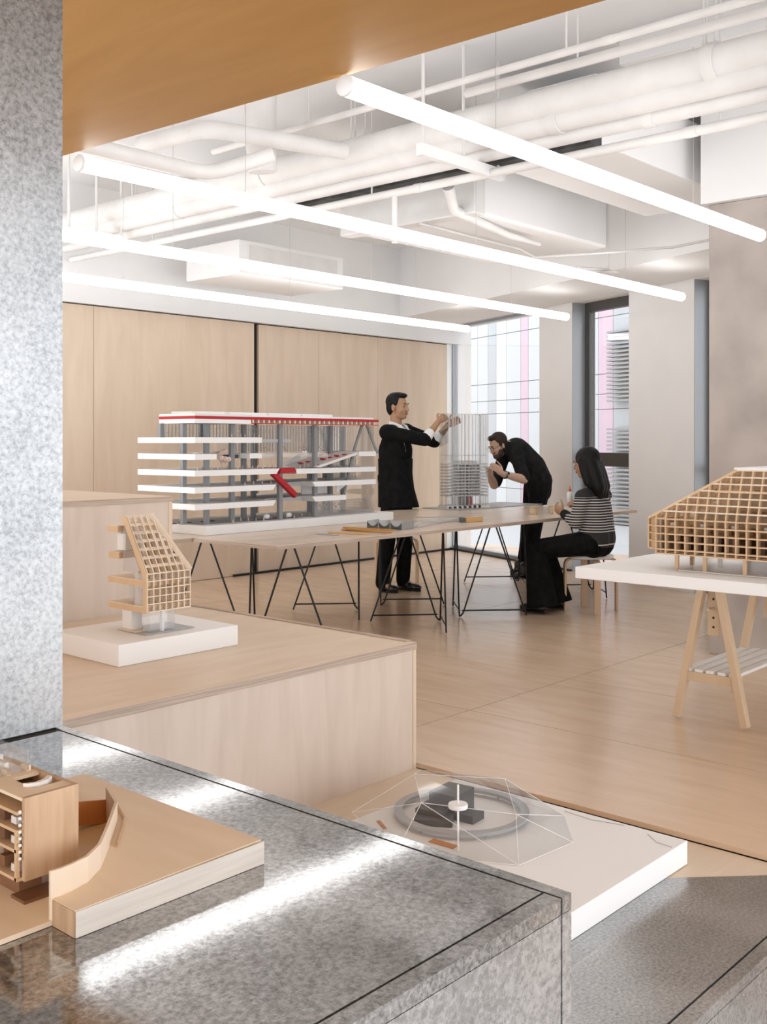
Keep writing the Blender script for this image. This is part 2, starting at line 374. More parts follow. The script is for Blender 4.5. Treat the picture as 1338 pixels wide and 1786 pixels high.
KZ = .79; kx, ky0, kp = 1.155, .712, 1.872      # counter height, right edge, front edge, pillar face
mc = thing('steel_counter', 'galvanised steel-clad counter in the foreground under the wooden section model', 'counter', (.2, 1.3, -.52))
part(mc, 'carcass', MB().box((-1.5,ky0+.008,-.52),(kx-.007,2.4,KZ-.009)), 'black_gap')
part(mc, 'top_panel', MB().box((-1.5,ky0+.028,KZ-.008),(kx-.025,2.4,KZ)), 'galvanised')
part(mc, 'edge_strip', MB().box((-1.5,ky0,KZ-.02),(kx-.0245,ky0+.0245,KZ)), 'galvanised')
part(mc, 'edge_strip', MB().box((kx-.0205,ky0,KZ-.02),(kx,2.4,KZ)), 'galvanised')
part(mc, 'front_panel', MB().box((-1.5,ky0,-.52),(kx-.0245,ky0+.009,KZ-.021)), 'galvanised_wall')
part(mc, 'corner_strip', MB().box((kx-.021,ky0,-.52),(kx,ky0+.015,KZ-.021)), 'galvanised_wall')
part(mc, 'side_panel', MB().box((kx-.007,ky0+.016,-.52),(kx,2.4,KZ-.021)), 'galvanised_wall')

ms = thing('steel_step', 'low galvanised steel step under the clear dome model', 'step', (2.4, 1.6, -.52))
LZ = -.02
part(ms, 'top_panel', MB().prism([(1.165,1.168),(3.485,1.168),(1.765,2.865),(1.165,2.865)], -.035, LZ), 'galvanised_step')
part(ms, 'carcass', MB().prism([(1.165,1.135),(3.515,1.135),(1.76,2.865),(1.165,2.865)], -.52, -.036), 'black_gap')
part(ms, 'edge_strip', MB().prism([(1.165,1.122),(3.53,1.122),(3.49,1.162),(1.165,1.162)], -.05, LZ), 'galvanised_step')
part(ms, 'front_panel', MB().box((1.165,1.122,-.52),(3.53,1.134,-.052)), 'galvanised_wall')

sp = thing('steel_pillar', 'tall galvanised steel-clad pillar standing on the counter at the left', 'pillar', (.7, 2.1, KZ))
part(sp, 'joint', MB().box((-.4,kp+.006,KZ+.0005),(kx-.02,2.35,KZ+.004)), 'black_gap')
part(sp, 'front_panel', MB().box((-.4,kp,KZ+.0045),(kx-.010,kp+.012,2.598)), 'galvanised_pillar')
part(sp, 'side_panel', MB().box((kx-.018,kp+.0125,KZ+.0045),(kx-.008,2.36,2.598)), 'galvanised_pillar')

cc = solo('concrete_column', 'rough brown-grey concrete column behind the white trestle table', 'column', MB().box((6.43,2.0,0),(7.1,2.95,2.86)), 'concrete', bevel=.006)
bm_ = part(None, 'trim_3', MB().box((6.38,-2.5,2.862),(7.2,2.98,3.6)), 'white_ceiling'); props(bm_, kind='structure')

# ------------------------------------------------------------------ tube lamps
HT = EYE + 1.2
def lamp(p0, p1, r, label, cut=False):
    p0, p1 = Vector(p0), Vector(p1); y = (p0.y+p1.y)/2; p0.y = p1.y = y; p0.z = p1.z = HT
    t = thing('tube_lamp', label, 'lamp', ((p0.x+p1.x)/2, y, HT-r), group='long tube lamps under the ceiling')
    part(t, 'tube', MB().tube([p0+Vector((.02,0,0)), p1-Vector((.02,0,0))], r, 20), 'tube_light', smooth=60)
    for a, sgn in ((p0, 1), (p1, -1)):
        part(t, 'end_cap', MB().tube([a+Vector((sgn*.021,0,0)), a+Vector((sgn*.008,0,0)), a], [r*1.01, r*1.01, r*.7], 20), 'tube_light' if sgn < 0 else 'lamp_cap', smooth=40)
    n = max(2, int((p1.x-p0.x)/1.5))
    for k in range(n):
        x = p0.x + (p1.x-p0.x)*(k+.5)/n
        part(t, 'suspension_wire', MB().tube([(x,y,HT+r*.95),(x,y,3.6)], .0015, 5), 'steel')
    return t
R_ = .036
lamp(PZ(598,147,HT), PZ(1326,411,HT), R_, 'nearest tube lamp, running from the amber soffit to the concrete column')
lamp(PZ(134,283,HT), PZ(1189,518,HT), R_, 'second nearest tube lamp, ending in front of the white pier')
lamp(PZ(60,406,HT), PZ(998,552,HT), R_, 'third tube lamp, ending at the dark-framed window')
lamp(PZ(20,475,HT), PZ(829,573,HT), R_, 'farthest tube lamp, just in front of the plywood wall')

# ------------------------------------------------------------------ ceiling services
def clip_y(x):          # pipes stop at the bulkhead beam of the window wall
    return -3.6, 8.1
def pipe(px, py, z, r, label, name='ceiling_pipe', y0=-3.6, y1=8.1, rings=(), m='white_pipe'):
    x = PZ(px, py, z).x
    y1 = min(y1, 8.1)
    t = thing(name, label, 'pipe', (x, (y0+y1)/2, z-r), group='white pipes under the ceiling')
    part(t, 'run', MB().tube([(x,y0,z),(x,y1,z)], r, 20), m, smooth=40)
    for ry in rings:
        part(t, 'coupling', MB().tube([(x,ry-.03,z),(x,ry+.03,z)], r*1.12, 20), m, smooth=40)
    for k in range(5):
        hy = y0 + (y1-y0)*(k+.5)/5
        part(t, 'hanger_rod', MB().tube([(x,hy,z+r*.9),(x,hy,3.6)], .006, 6), m)
    return x
x1 = pipe(735, 236, 3.17, .085, 'thick white pipe, topmost of the bundle crossing the ceiling', rings=(2.2,5.4))
x2 = pipe(735, 266, 3.08, .065, 'thick white pipe, second from the top of the bundle', rings=(3.1,6.4))
x3 = pipe(735, 293, 3.02, .048, 'medium white pipe, lowest of the bundle beside the dark gap', rings=(2.6,))
x4 = pipe(735, 327, 2.92, .026, 'slim white sprinkler pipe below the dark gap', rings=(4.2,2.4))
x5 = pipe(700, 172, 3.30, .020, 'slim white conduit in front of the pipe bundle', y1=5.6, rings=(2.6,))
x6 = pipe(1000, 112, 3.30, .026, 'slim white pipe high above the nearest tube lamp', y1=3.6, rings=(1.8,))
# added black box: its colour holds the shade of the ceiling void
q = PZ(735,311,3.0).x
solo('dark_gap_box', 'black box standing for the dark ceiling void between the white pipes', 'duct', MB().box((q-.03,PX(1035,250,q).y,2.985),(q+.09,PX(520,350,q).y,3.16)), 'dark_void')
# strut channels under the bundle
for (px, py, w_, lb) in ((735,262,.75,'white strut channel hanging under the pipe bundle above the standing man'), (118,404,.5,'white strut channel hanging at the steel pillar')):
    p = PZ(px, py, 2.93)
    t = thing('strut_channel', lb, 'bracket', (p.x+w_/2, p.y, 2.9), group='strut channels under the pipes')
    part(t, 'channel', MB().box((p.x-.02,p.y-.02,2.90),(p.x+w_,p.y+.02,2.965)), 'white_wall')
    for k in (.02, .5, .95): part(t, 'hanger_rod', MB().tube([(p.x+w_*k,p.y,2.96),(p.x+w_*k,p.y,3.6)], .010, 6), 'white_pipe')
# cross pipes at the left
def xpipe(pts, r, label, m='white_pipe', name='ceiling_pipe'):
    mb = MB().tube(pts, r, 14); c = sum((Vector(p) for p in pts), Vector())/len(pts)
    return solo(name, label, 'pipe', mb, m, smooth=50, group='white pipes under the ceiling')
def bend(a, b, c, n=6):      # rounded corner
    a, b, c = Vector(a), Vector(b), Vector(c); return [a] + [((1-t)**2)*(b+(a-b).normalized()*.12) + 2*t*(1-t)*b + t*t*(b+(c-b).normalized()*.12) for t in [i/n for i in range(n+1)]] + [c]
a = PZ(140,250,2.86); b = PZ(372,303,2.86)
xpipe(bend((a.x-.3,a.y,2.86),(b.x,a.y,2.86),(b.x+.25,a.y-.25,2.98)), .042, 'white pipe elbow just above the second tube lamp')
a = PZ(300,235,3.12); b = PZ(480,262,3.12)
xpipe(bend((a.x,a.y+.3,3.12),(a.x+.05,a.y-.25,3.12),(b.x+.3,a.y-.5,3.12)), .05, 'bent white pipe beside the amber soffit')
a = PZ(395,230,3.2)
solo('duct_sleeve', 'white cloth-wrapped duct drop between the bent pipes', 'duct', MB().tube([(a.x+.2,a.y-.1,2.98),(a.x+.18,a.y-.1,3.2),(a.x+.2,a.y-.08,3.6)], [.085,.095,.10], 16), 'white_pipe', smooth=60)
# vertical drop
a = PZ(701,340,2.92)
xpipe([(x4,a.y,2.60),(x4,a.y,2.92)], .018, 'short vertical white pipe dropping from the sprinkler pipe')
# large white ducts
a = PZ(745,395,2.80); 
dm = thing('air_duct', 'wide white air duct with dark seams above the second tube lamp', 'duct', (a.x+.8, a.y-.3, 2.83))
part(dm, 'casing', MB().box((x4+.55,4.2,2.86),(x4+2.3,5.3,3.25)), 'white_ceiling', bevel=.02)
part(dm, 'flange', MB().box((x4+.50,4.14,2.84),(x4+.62,5.36,3.28)), 'white_pipe', bevel=.01)
part(dm, 'insulation_wrap', MB().tube([(x4+.30,4.2,2.98),(x4+.42,4.25,2.86),(x4+1.1,4.3,2.80),(x4+1.5,4.3,2.79)], [.04,.035,.025,.015], 10), 'white_pipe', smooth=60)
solo('air_duct', 'boxy white duct above the far end of the nearest tube lamp', 'duct', MB().box((5.3,3.1,3.05),(7.3,3.85,3.45)), 'white_ceiling', bevel=.01)
# white ceiling boxes over the plywood wall
a = PZ(420,430,2.75)
bxo = thing('ceiling_unit', 'white boxed ceiling unit above the third tube lamp', 'ceiling unit', (a.x+.6, a.y-.5, 2.75))
part(bxo, 'casing', MB().box((6.0,7.02,2.80),(7.3,7.75,3.10)), 'white_ceiling', bevel=.01)
part(bxo, 'grille', MB().box((6.1,7.0,2.84),(7.2,7.02,3.06)), 'white_pipe')
# down-stand beams of the slab
for k, (x, w_) in enumerate(((3.3,.5),(5.2,.45),)):
    o = part(None, 'trim_%d' % (5+k), MB().box((x,-4,3.42),(x+w_,2.9,3.6)), 'white_ceiling'); props(o, kind='structure')
o = part(None, 'trim_8', MB().box((2.8,5.9,3.3),(9.0,6.3,3.6)), 'white_ceiling'); props(o, kind='structure')
# thin conduit and sprinkler by the windows
xpipe([(x4+.5,4.6,2.83),(x4+1.6,4.55,2.80),(x4+1.75,4.5,2.75),(x4+2.2,3.6,2.78),(x4+2.2,2.96,2.82)], .010, 'thin white conduit sagging under the window beam')
t = thing('sprinkler', 'small white sprinkler head with disc under the window beam', 'sprinkler', (*PZ(1060,470,2.72).xy, 2.695))
q = PZ(1060,470,2.72)
part(t, 'pipe', MB().tube([q+Vector((0,0,.0)), q+Vector((0,0,.87))], .012, 8), 'white_pipe', smooth=50)
part(t, 'arm', MB().tube([q+Vector((0,0,.0)), q+Vector((-.15,.12,0)), q+Vector((-.2,.16,.01))], .012, 8), 'white_pipe', smooth=50)
part(t, 'disc', MB().lathe(q+Vector((0,0,-.025)), [(.012,.025),(.05,.012),(.09,0),(.02,-.005)], 20), 'white_pipe', smooth=40)

# ------------------------------------------------------------------ neighbouring building outside the windows
D0 = 6.0
nb = thing('neighbour_building', 'pale panelled building with pink stripes seen through the windows', 'building', Wp(0, D0, -6))
part(nb, 'wall', wbox(MB(), -16, 10, D0+.1, D0+.6, -6, 9), 'facade_back')
random.seed(3)
rowz = [-6,-3,.32,1.95,2.24,2.62,3.7,6,9]
strips = [(-16,None)] + [(ws(px, D0), c) for px, c in ((740,'facade_pale'),(805,'facade_white'),(830,'facade_pale'),(848,'facade_pale'),(862,'facade_grey'),(880,'facade_white'),(905,'facade_pale'),(918,'facade_pink'),(960,'facade_pale'),(1000,'facade_white'),(1040,'facade_pale'),(1066,'facade_pink'),(1105,'facade_grey'),(1160,'facade_white'),(1215,'facade_pale'),(1236,'facade_grey'))]
strips = [q for q in strips if q[0] <= 9.9] + [(10,'facade_pale')]
for i in range(len(strips)-1):
    s0, s1, c = strips[i][0], strips[i+1][0], strips[i+1][1]
    for r in range(len(rowz)-1):
        m = MB(); wbox(m, s0+.006, s1-.006, D0+.05, D0+.09, rowz[r]+.007, rowz[r+1]-.007)
        part(nb, 'cladding_panel', m, c)
# louvred bays seen through the dark-framed window
m = MB(); s1 = ws(1070, D0); s2 = ws(1105, D0)
z = -1.0
while z < 3.4:
    if not (1.55 < z < 2.0): wbox(m, s1, s2+.6, D0-.16, D0-.02, z, z+.035)
    z += .075
part(nb, 'louvres', m, 'facade_louvre', kind='stuff')
o = part(None, 'terrace_ground', wbox(MB(), -16, 10, .35, D0, -.5, -.2), 'facade_pale'); props(o, 'pale paved terrace outside the windows', 'terrace')

# ------------------------------------------------------------------ long worktables: four boards on eight rod trestles
TT = .742; TH = .026
X0, XM, X1 = 4.22, 6.385, 8.56
YA0, YA1, YB0, YB1 = 4.60, 5.375, 5.385, 6.17
TT0 = [('long plywood table board at the front left, its corner above the platform', X0, XM, YA0, YA1),
       ('long plywood table board at the front right, beside the seated woman', XM+.003, X1, YA0, YA1),
       ('plywood table board at the back left, under the big white building model', X0-.16, XM, YB0, YB1),
       ('plywood table board at the back right, in front of the two men', XM+.003, X1, YB0, YB1)]
for lb, a, b, c, d in TT0:
    t = thing('table_board', lb, 'table', ((a+b)/2, (c+d)/2, TT-TH), group='plywood table boards')
    part(t, 'board', MB().box((a,c,TT-TH+.001),(b,d,TT)), 'table_ply')
    part(t, 'edge_band', MB().box((a-.001,c-.001,TT-TH),(b+.001,d+.001,TT-.003)), 'ply_edge', label='layered plywood edge')
def trestle(x, y, sgn, label):
    # V in plan: two rod triangles sharing one rounded foot
    t = thing('rod_trestle', label, 'trestle', (x, y, 0), group='black steel rod trestles')
    zt = TT-TH-.008
    L = Vector((x+sgn*.38, y, 0)); 
    for sg in (-1, 1):
        Tp = Vector((x, y+sg*.36, 0)); ap = (L+Tp)/2 + Vector((0,0,zt)); d = (L-Tp).normalized()
        part(t, 'leg', MB().tube([ap-d*.018, Tp+Vector((0,0,.006))], .0065, 8), 'black_steel', smooth=60)
        part(t, 'leg', MB().tube([ap+d*.018, L-d*.03+Vector((0,0,.035)), L-d*.012+Vector((0,0,.012)), L+Vector((0,0,.008))], .0065, 8), 'black_steel', smooth=60)
        z = .05; f = z/zt
        part(t, 'stretcher', MB().tube([Tp+(ap-Tp)*f, L+(ap-L)*f], .006, 8), 'black_steel', smooth=60)
    a0 = (L+Vector((x,y-.36,0)))/2+Vector((0,0,zt)); a1 = (L+Vector((x,y+.36,0)))/2+Vector((0,0,zt))
    part(t, 'top_bar', MB().bar(a0-Vector((0,.05,0)), a1+Vector((0,.05,0)), .02, .014), 'black_steel')
    return t
yf, yb = 4.99, 5.82
trestle(4.72, yf, -1, 'black rod trestle under the front left board, nearest the small lattice model')
trestle(5.86, yf, 1, 'black rod trestle at the inner end of the front left board')
trestle(6.86, yf, -1, 'black rod trestle at the inner end of the front right board')
trestle(8.08, yf, 1, 'black rod trestle under the front right board behind the seated woman')
trestle(4.72, yb, -1, 'black rod trestle under the back left board below the white building model')
trestle(5.85, yb, 1, 'black rod trestle at the inner end of the back left board')
trestle(6.88, yb, -1, 'black rod trestle at the inner end of the back right board')
trestle(8.10, yb, 1, 'black rod trestle under the back right board at the bending man')

# ------------------------------------------------------------------ stools
def stool(cx, cy, rz, label):
    t = thing('stool', label, 'stool', (cx, cy, 0), rz, group='birch stools')
    Mx = MW[t.name]
    part(t, 'seat', MB().lathe((cx,cy,.425), [(.172,0),(.178,.004),(.178,.02),(.174,.024)], 36), 'white_plastic', smooth=40)
    for k in range(4):
        a = rz + math.pi/4 + k*math.pi/2; u = Vector((math.cos(a), math.sin(a), 0)); v = Vector((-u.y, u.x, 0))
        c = Vector((cx, cy, 0))
        path = [c+u*.208, c+u*.208+Vector((0,0,.34)), c+u*.206+Vector((0,0,.385)), c+u*.19+Vector((0,0,.408)), c+u*.16+Vector((0,0,.416)), c+u*.07+Vector((0,0,.416))]
        m = MB()
        for i in range(len(path)-1): 
            m.bar(path[i], path[i+1]+(path[i+1]-path[i]).normalized()*.004, .052, .017, up=u if i < 2 else Vector((0,0,1)))
        part(t, 'leg', m, 'birch', bevel=.002)
    return t
stool(7.42, 4.395, 0.0, 'birch stool with white seat that the woman in stripes sits on')
stool(7.62, 6.62, .3, 'birch stool half hidden behind the legs of the standing man')

# ------------------------------------------------------------------ white slab on a wooden trestle (right)
sx, sy = 4.07, 2.49
slab = solo('white_tabletop', 'thick white table slab under the big wooden lattice model', 'table', MB().box((sx,.55,.75),(5.72,sy,.80)), 'model_white', bevel=.003)
def wtrestle(cy, label):
    t = thing('wooden_trestle', label, 'trestle', (5.2, cy, 0), group='wooden trestles under the white slab')
    xa, xb = 4.84, 5.52; hb, ht = .172, .03; zt = .72
    for x in (xa, xb):
        for sg in (-1, 1):
            part(t, 'leg', MB().bar((x, cy+sg*hb, 0.012), (x, cy+sg*ht, zt), .034, .045, up=Vector((1,0,0))), 'trestle_wood', bevel=.002)
        part(t, 'cross_rail', MB().box((x-.012, cy-.135, .195),(x+.012, cy+.135, .24)), 'trestle_wood')
        u = part(t, 'adjustable_upright', MB().box((x+.03,cy-.03,.42),(x+.052,cy+.03,.735)), 'trestle_wood')
        for k in range(6):
            part(u, 'peg_hole', MB().tube([(x+.029,cy,.46+k*.045),(x+.0305,cy,.46+k*.045)], .006, 10), 'black_gap')
        part(t, 'peg', MB().tube([(x-.03,cy,.55),(x+.07,cy,.55)], .007, 8), 'trestle_wood', smooth=60)
    for k in range(5):
        y = cy - .115 + k*.0575
        part(t, 'shelf_slat', MB().box((xa-.01,y-.019,.241),(xb+.01,y+.019,.255)), 'shelf_paint')
    part(t, 'top_beam', MB().box((xa-.06,cy-.03,.70),(xb+.06,cy+.03,.749)), 'trestle_wood')
    return t
wtrestle(2.21, 'wooden trestle with slatted white shelf under the white slab')
wtrestle(.95, 'wooden trestle at the hidden end of the white slab')

# ------------------------------------------------------------------ things on the tables
def flat(px, py, z=TT): return PZ(px, py, z)
def stick(p, q, w_, h_, label, m, z=TT, name='wood_strip', g='wooden strips on the table'):
    a, b = flat(*p, z), flat(*q, z); 
    return solo(name, label, 'strip', MB().bar((a.x,a.y,z+h_/2+.0008),(b.x,b.y,z+h_/2+.0008), w_, h_), m, bevel=.001, group=g)
stick((574,930),(642,933), .022, .010, 'short pale wooden strip lying alone at the table edge', 'bamboo_pale')
stick((597,925),(683,930), .024, .010, 'amber wooden strip, undermost of the pile on the table', 'bamboo')
stick((599,921),(688,926), .022, .009, 'amber wooden strip at the back of the pile', 'bamboo', TT)
stick((603,923),(676,929), .020, .009, 'amber wooden strip on top of the pile', 'bamboo', TT+.011)
a = flat(560,933); solo('metal_ruler', 'small grey metal plate lying at the table edge', 'plate', MB().box((a.x,a.y-.12,TT+.0005),(a.x+.05,a.y+.05,TT+.004)), 'aluminium_sheet')
# corrugated grey sheet
a = flat(640,922); b = flat(701,925)
t = thing('corrugated_sheet', 'small corrugated grey metal sheet standing beside the wooden strips', 'sheet', ((a.x+b.x)/2,(a.y+b.y)/2,TT))
n = 46; pts = []
dirv = (Vector((b.x,b.y,0))-Vector((a.x,a.y,0))); nv = Vector((-dirv.y,dirv.x,0)).normalized()
m = MB(); vs = []; fs = []
for i in range(n+1):
    f = i/n; ph = f*3*math.pi; zz = abs(math.sin(ph))*.052
    p = Vector((a.x,a.y,TT+.001))+dirv*f
    zz = .054-abs(math.sin(f*3*math.pi))*.034
    for k, off in enumerate((0,.16)): vs.append(p+nv*off+Vector((0,0,zz)))
for i in range(n): fs.append((2*i,2*i+2,2*i+3,2*i+1))
m.add(vs, fs); o = part(t, 'wave', m, 'aluminium_sheet', smooth=60); md = o.modifiers.new('thick','SOLIDIFY'); md.thickness = .003
for k in range(4):
    p = Vector((a.x,a.y,0))+dirv*(k/3)
    part(t, 'rib', MB().bar((p.x,p.y,TT+.026),(p.x+nv.x*.16,p.y+nv.y*.16,TT+.026), .004, .05), 'aluminium_sheet')
# acrylic offcuts
for i, (px, py, w_, d_, h_, rz, lb) in enumerate(((735,916,.42,.16,.010,.35,'clear acrylic sheet lying on the front table, nearest the edge'),(770,911,.36,.14,.016,.1,'clear acrylic sheet lying behind the nearest one'),(715,919,.30,.10,.006,.6,'thin clear acrylic strip beside the corrugated sheet'))):
    p = flat(px, py); t = thing('acrylic_sheet', lb, 'sheet', (p.x,p.y,TT+.0006+(.0106 if i else 0)), rz, group='acrylic offcuts')
    R = Matrix.Rotation(rz,4,'Z'); base = Matrix.Translation((p.x,p.y,TT+.0006+(.0106 if i else 0))) @ R
    mb = MB().box((-w_/2,-d_/2,0),(w_/2,d_/2,h_)); mb.v = [base @ q for q in mb.v]
    part(t, 'sheet', mb, 'acrylic_milky')
p = flat(772,908); solo('grey_strip', 'flat dark grey strip lying among the acrylic sheets', 'strip', MB().bar((p.x-.22,p.y+.12,TT+.031),(p.x+.12,p.y-.16,TT+.031),.05,.006), 'grey_board')
a, b = flat(803,911), flat(838,909)
t = thing('wood_block', 'small wooden block with dark end at the table edge', 'block', ((a.x+b.x)/2,(a.y+b.y)/2,TT))
part(t, 'block', MB().bar((a.x+.02,a.y-.02,TT+.019),(b.x,b.y,TT+.019), .06,.036), 'bamboo_pale', bevel=.001)
part(t, 'dark_end', MB().bar((a.x-.005,a.y+.006,TT+.019),(a.x+.021,a.y-.021,TT+.019), .059,.035), 'model_dark')
# jars
for i, (px, py, r, h_, m_, lb) in enumerate(((931,897,.034,.052,'jar_tan','pale tan paper cup standing on the table near the woman'),(952,896,.020,.062,'acrylic_milky','small clear jar between the tan cup and the woman'),(962,896,.017,.055,'jar_tan','small tan jar nearest the hands of the woman'))):
    p = flat(px, py); t = thing('jar', lb, 'jar', (p.x,p.y,TT), group='small jars on the table')
    part(t, 'body', MB().lathe((p.x,p.y,TT+.0006), [(r*.9,0),(r,.004),(r,h_-.008),(r*.92,h_)], 20), m_, smooth=40)
    part(t, 'lid', MB().lathe((p.x,p.y,TT+.0006+h_), [(r*1.02,0),(r*1.02,.008),(r*.96,.010)], 20), 'bamboo_pale' if i != 1 else 'white_plastic', smooth=40)

# ================================================================== MODELS
# ---- big white building model on the back left table
Y0, Y1 = 5.45, 6.09; XL, XR = 4.29, 6.03; BZ = TT+.0008
bm = thing('building_model', 'large white building model with grey columns and red roof beam on the long table', 'model', (5.2, 5.75, BZ))
def fx(px, py=800, y=Y0): return PY(px, py, y).x
part(bm, 'base', MB().box((4.364,5.43,BZ),(6.21,6.12,.803)), 'model_white', bevel=.001)
part(bm, 'ground_plane', MB().box((4.40,5.50,.8035),(6.1,6.08,.806)), 'model_midgrey')
def slab(x0, x1, zt, th=.037, y0=Y0, y1=6.07, m='model_white', name='floor_slab'):
    s_ = part(bm, name, MB().box((x0,y0,zt-th),(x1,y1,zt)), m)
    part(s_, 'floor_finish', MB().box((x0+.02,y0+.015,zt+.0003),(x1-.02,y1-.015,zt+.0015)), 'model_midgrey')
    return s_
def wedge(x0, x1, zt, th=.037, y0=Y0, y1=6.07, sl=.03, right=True):
    # slab with one slanting end
    pts = [(x0,y0,zt),(x1,y0,zt),(x1-sl if right else x1,y0,zt-th),(x0 if right else x0+sl,y0,zt-th)]
    return part(bm, 'floor_slab', MB().extrude(pts, (0,y1-y0,0)), 'model_white')
# left stack of slabs
slab(XL, fx(457), 1.380); slab(XL, fx(378), 1.271); 
slab(fx(436), fx(457), 1.271, .034)
wedge(XL, fx(488), 1.164); wedge(XL, fx(482), 1.054); wedge(XL, fx(482), .945)
part(bm, 'bridge', MB().box((fx(457),Y0+.05,1.345),(fx(516),Y0+.09,1.368)), 'model_midgrey')
part(bm, 'bridge', MB().box((fx(378),Y0+.12,1.238),(fx(436),Y0+.16,1.262)), 'model_dark')
# right slabs
wedge(fx(517), XR, 1.158, .036, right=False, sl=-.0)
wedge(fx(545), XR, 1.062, .036, right=False); wedge(fx(545), fx(604), .955, .036, right=False)
part(bm, 'bridge_slab', MB().extrude([(fx(482),Y0+.12,1.060),(fx(547),Y0+.12,1.060),(fx(547),Y0+.12,1.030),(fx(482),Y0+.12,1.035)], (0,.4,0)), 'model_midgrey')
part(bm, 'bridge_slab', MB().extrude([(fx(482),Y0+.12,.950),(fx(547),Y0+.12,.952),(fx(547),Y0+.12,.925),(fx(482),Y0+.12,.928)], (0,.4,0)), 'model_midgrey')
part(bm, 'upper_deck', MB().box((fx(457),Y0+.06,1.238),(fx(582),6.05,1.268)), 'acrylic_milky')
slab(fx(626), XR, 1.275, .034)
# ramp with red seats
ra, rb = fx(553), fx(627)
rp = part(bm, 'seating_ramp', MB().extrude([(ra,Y0+.02,1.168),(rb,Y0+.02,1.272),(rb,Y0+.02,1.252),(ra+.06,Y0+.02,1.164)], (0,.34,0)), 'model_offwhite')
random.seed(11)
for k in range(14):
    f = .1+.8*((k*0.37) % 1); y = Y0+.05+.26*((k*.61) % 1)
    x = ra+(rb-ra)*f; z = 1.168+.104*f
    shared(rp, 'seat', 'seat', lambda: MB().box((-.012,-.012,0),(.012,.012,.009)), 'model_red', (x, y, z))
part(bm, 'side_panel', MB().extrude([(ra-.02,Y0+.36,1.168),(ra+.2,Y0+.36,1.265),(ra+.25,Y0+.36,1.265),(ra+.1,Y0+.36,1.168)], (0,.02,0)), 'model_white')
# roof with red line
rf = part(bm, 'roof', MB().box((XL,Y0,1.519),(fx(440),5.83,1.534)), 'model_offwhite')
part(bm, 'roof', MB().box((fx(440),Y0,1.519),(6.0,5.83,1.532)), 'model_white')
part(bm, 'roof_beam', MB().box((XL,Y0,1.472),(fx(438),5.83,1.499)), 'model_white')
part(bm, 'red_band', MB().box((XL-.001,Y0-.001,1.500),(6.06,5.83,1.518)), 'model_red', label='thin dark red band round the roof edge')
part(bm, 'red_band', MB().box((fx(438),Y0-.001,1.473),(6.06,Y0+.01,1.478)), 'model_red')
n = 26
for k in range(n):
    x = fx(438) + (6.04-fx(438))*(k+.5)/n
    shared(bm, 'truss_web', 'tweb', lambda: MB().box((-.007,0,-.011),(.007,.3,.011)), 'lattice_pale', (x, Y0+.005, 1.489))
for a, b in ((355,413),(422,485),(490,545),(548,600)):
    part(bm, 'rooflight', MB().box((fx(a),Y0+.12,1.533),(fx(b),Y0+.34,1.552)), 'model_white')
# columns
for px, y, z0, z1 in ((320,5.62,.806,1.472),(360,5.54,.806,1.472),(404,5.54,.806,1.472),(425,5.72,.806,1.472),(442,5.85,.806,1.472),(488,5.50,.806,1.472),(549,5.50,.806,1.472),(281,5.80,1.38,1.472),(351,5.84,1.38,1.472),(540,5.86,.806,1.472),(576,5.72,.806,1.472),(567,5.9,.806,1.472),(598,5.84,.806,1.472)):
    x = PY(px, 800, y).x
    part(bm, 'column', MB().box((x-.016,y-.014,z0),(x+.016,y+.014,z1)), 'model_grey')
# raking struts at the right end
for p, q in (((632,740),(618,783)),((638,738),(658,790)),((618,783),(600,860))):
    part(bm, 'strut', MB().bar(PY(*p,Y0+.1), PY(*q,Y0+.1), .012, .02), 'model_grey')
# glazing and mullions
part(bm, 'glazing', MB().box((XL+.02,5.828,1.28),(6.02,5.831,1.472)), 'acrylic')
for k in range(58):
    x = XL+.04+k*(1.68/57)
    if x < fx(457): shared(bm, 'mullion', 'mull', lambda: MB().box((-.0018,-.003,0),(.0018,.003,.09)), 'model_midgrey', (x, 5.82, 1.382))
    else: shared(bm, 'mullion', 'mull1', lambda: MB().box((-.0018,-.003,0),(.0018,.003,.2)), 'model_midgrey', (x, 5.82, 1.272))
for k in range(20):
    x = fx(605)+k*(XR-fx(605))/20
    shared(bm, 'mullion', 'mull2', lambda: MB().box((-.0014,-.003,0),(.0014,.003,.17)), 'model_midgrey', (x, Y0+.2, 1.065))
for zz in (1.41,1.44):
    part(bm, 'glazing_bar', MB().box((XL+.04,5.815,zz),(6.0,5.82,zz+.003)), 'model_midgrey')
part(bm, 'glazing', MB().box((fx(560),Y0+.05,.806),(XR,Y0+.053,.92)), 'acrylic')
part(bm, 'end_glazing', MB().box((XR-.004,Y0+.02,.806),(XR,6.05,1.47)), 'acrylic')
part(bm, 'panel', MB().box((fx(560),Y0+.2,.96),(fx(604),Y0+.21,1.026)), 'model_offwhite')
part(bm, 'panel', MB().extrude([(fx(604),Y0+.1,1.026),(fx(622),Y0+.1,1.026),(fx(604),Y0+.1,.97)], (0,.01,0)), 'model_white')
# red stairs
def stair(p, q, w_, y):
    a, b = PY(*p, y), PY(*q, y); d = b-a
    s_ = part(bm, 'red_stair', MB().bar(a, b, w_, .02, up=Vector((0,0,1))), 'model_red', label='dark red escalator')
    for sg in (-1, 1):
        part(s_, 'balustrade', MB().bar(a+Vector((0,sg*w_/2,.014)), b+Vector((0,sg*w_/2,.014)), .004, .028), 'model_red')
stair((475,827),(514,866), .034, Y0+.02)
part(bm, 'red_landing', MB().extrude([(fx(490),Y0-.004,1.166),(fx(513),Y0-.004,1.166),(fx(517),Y0-.004,1.130),(fx(488),Y0-.004,1.132)], (0,.3,0)), 'model_red')
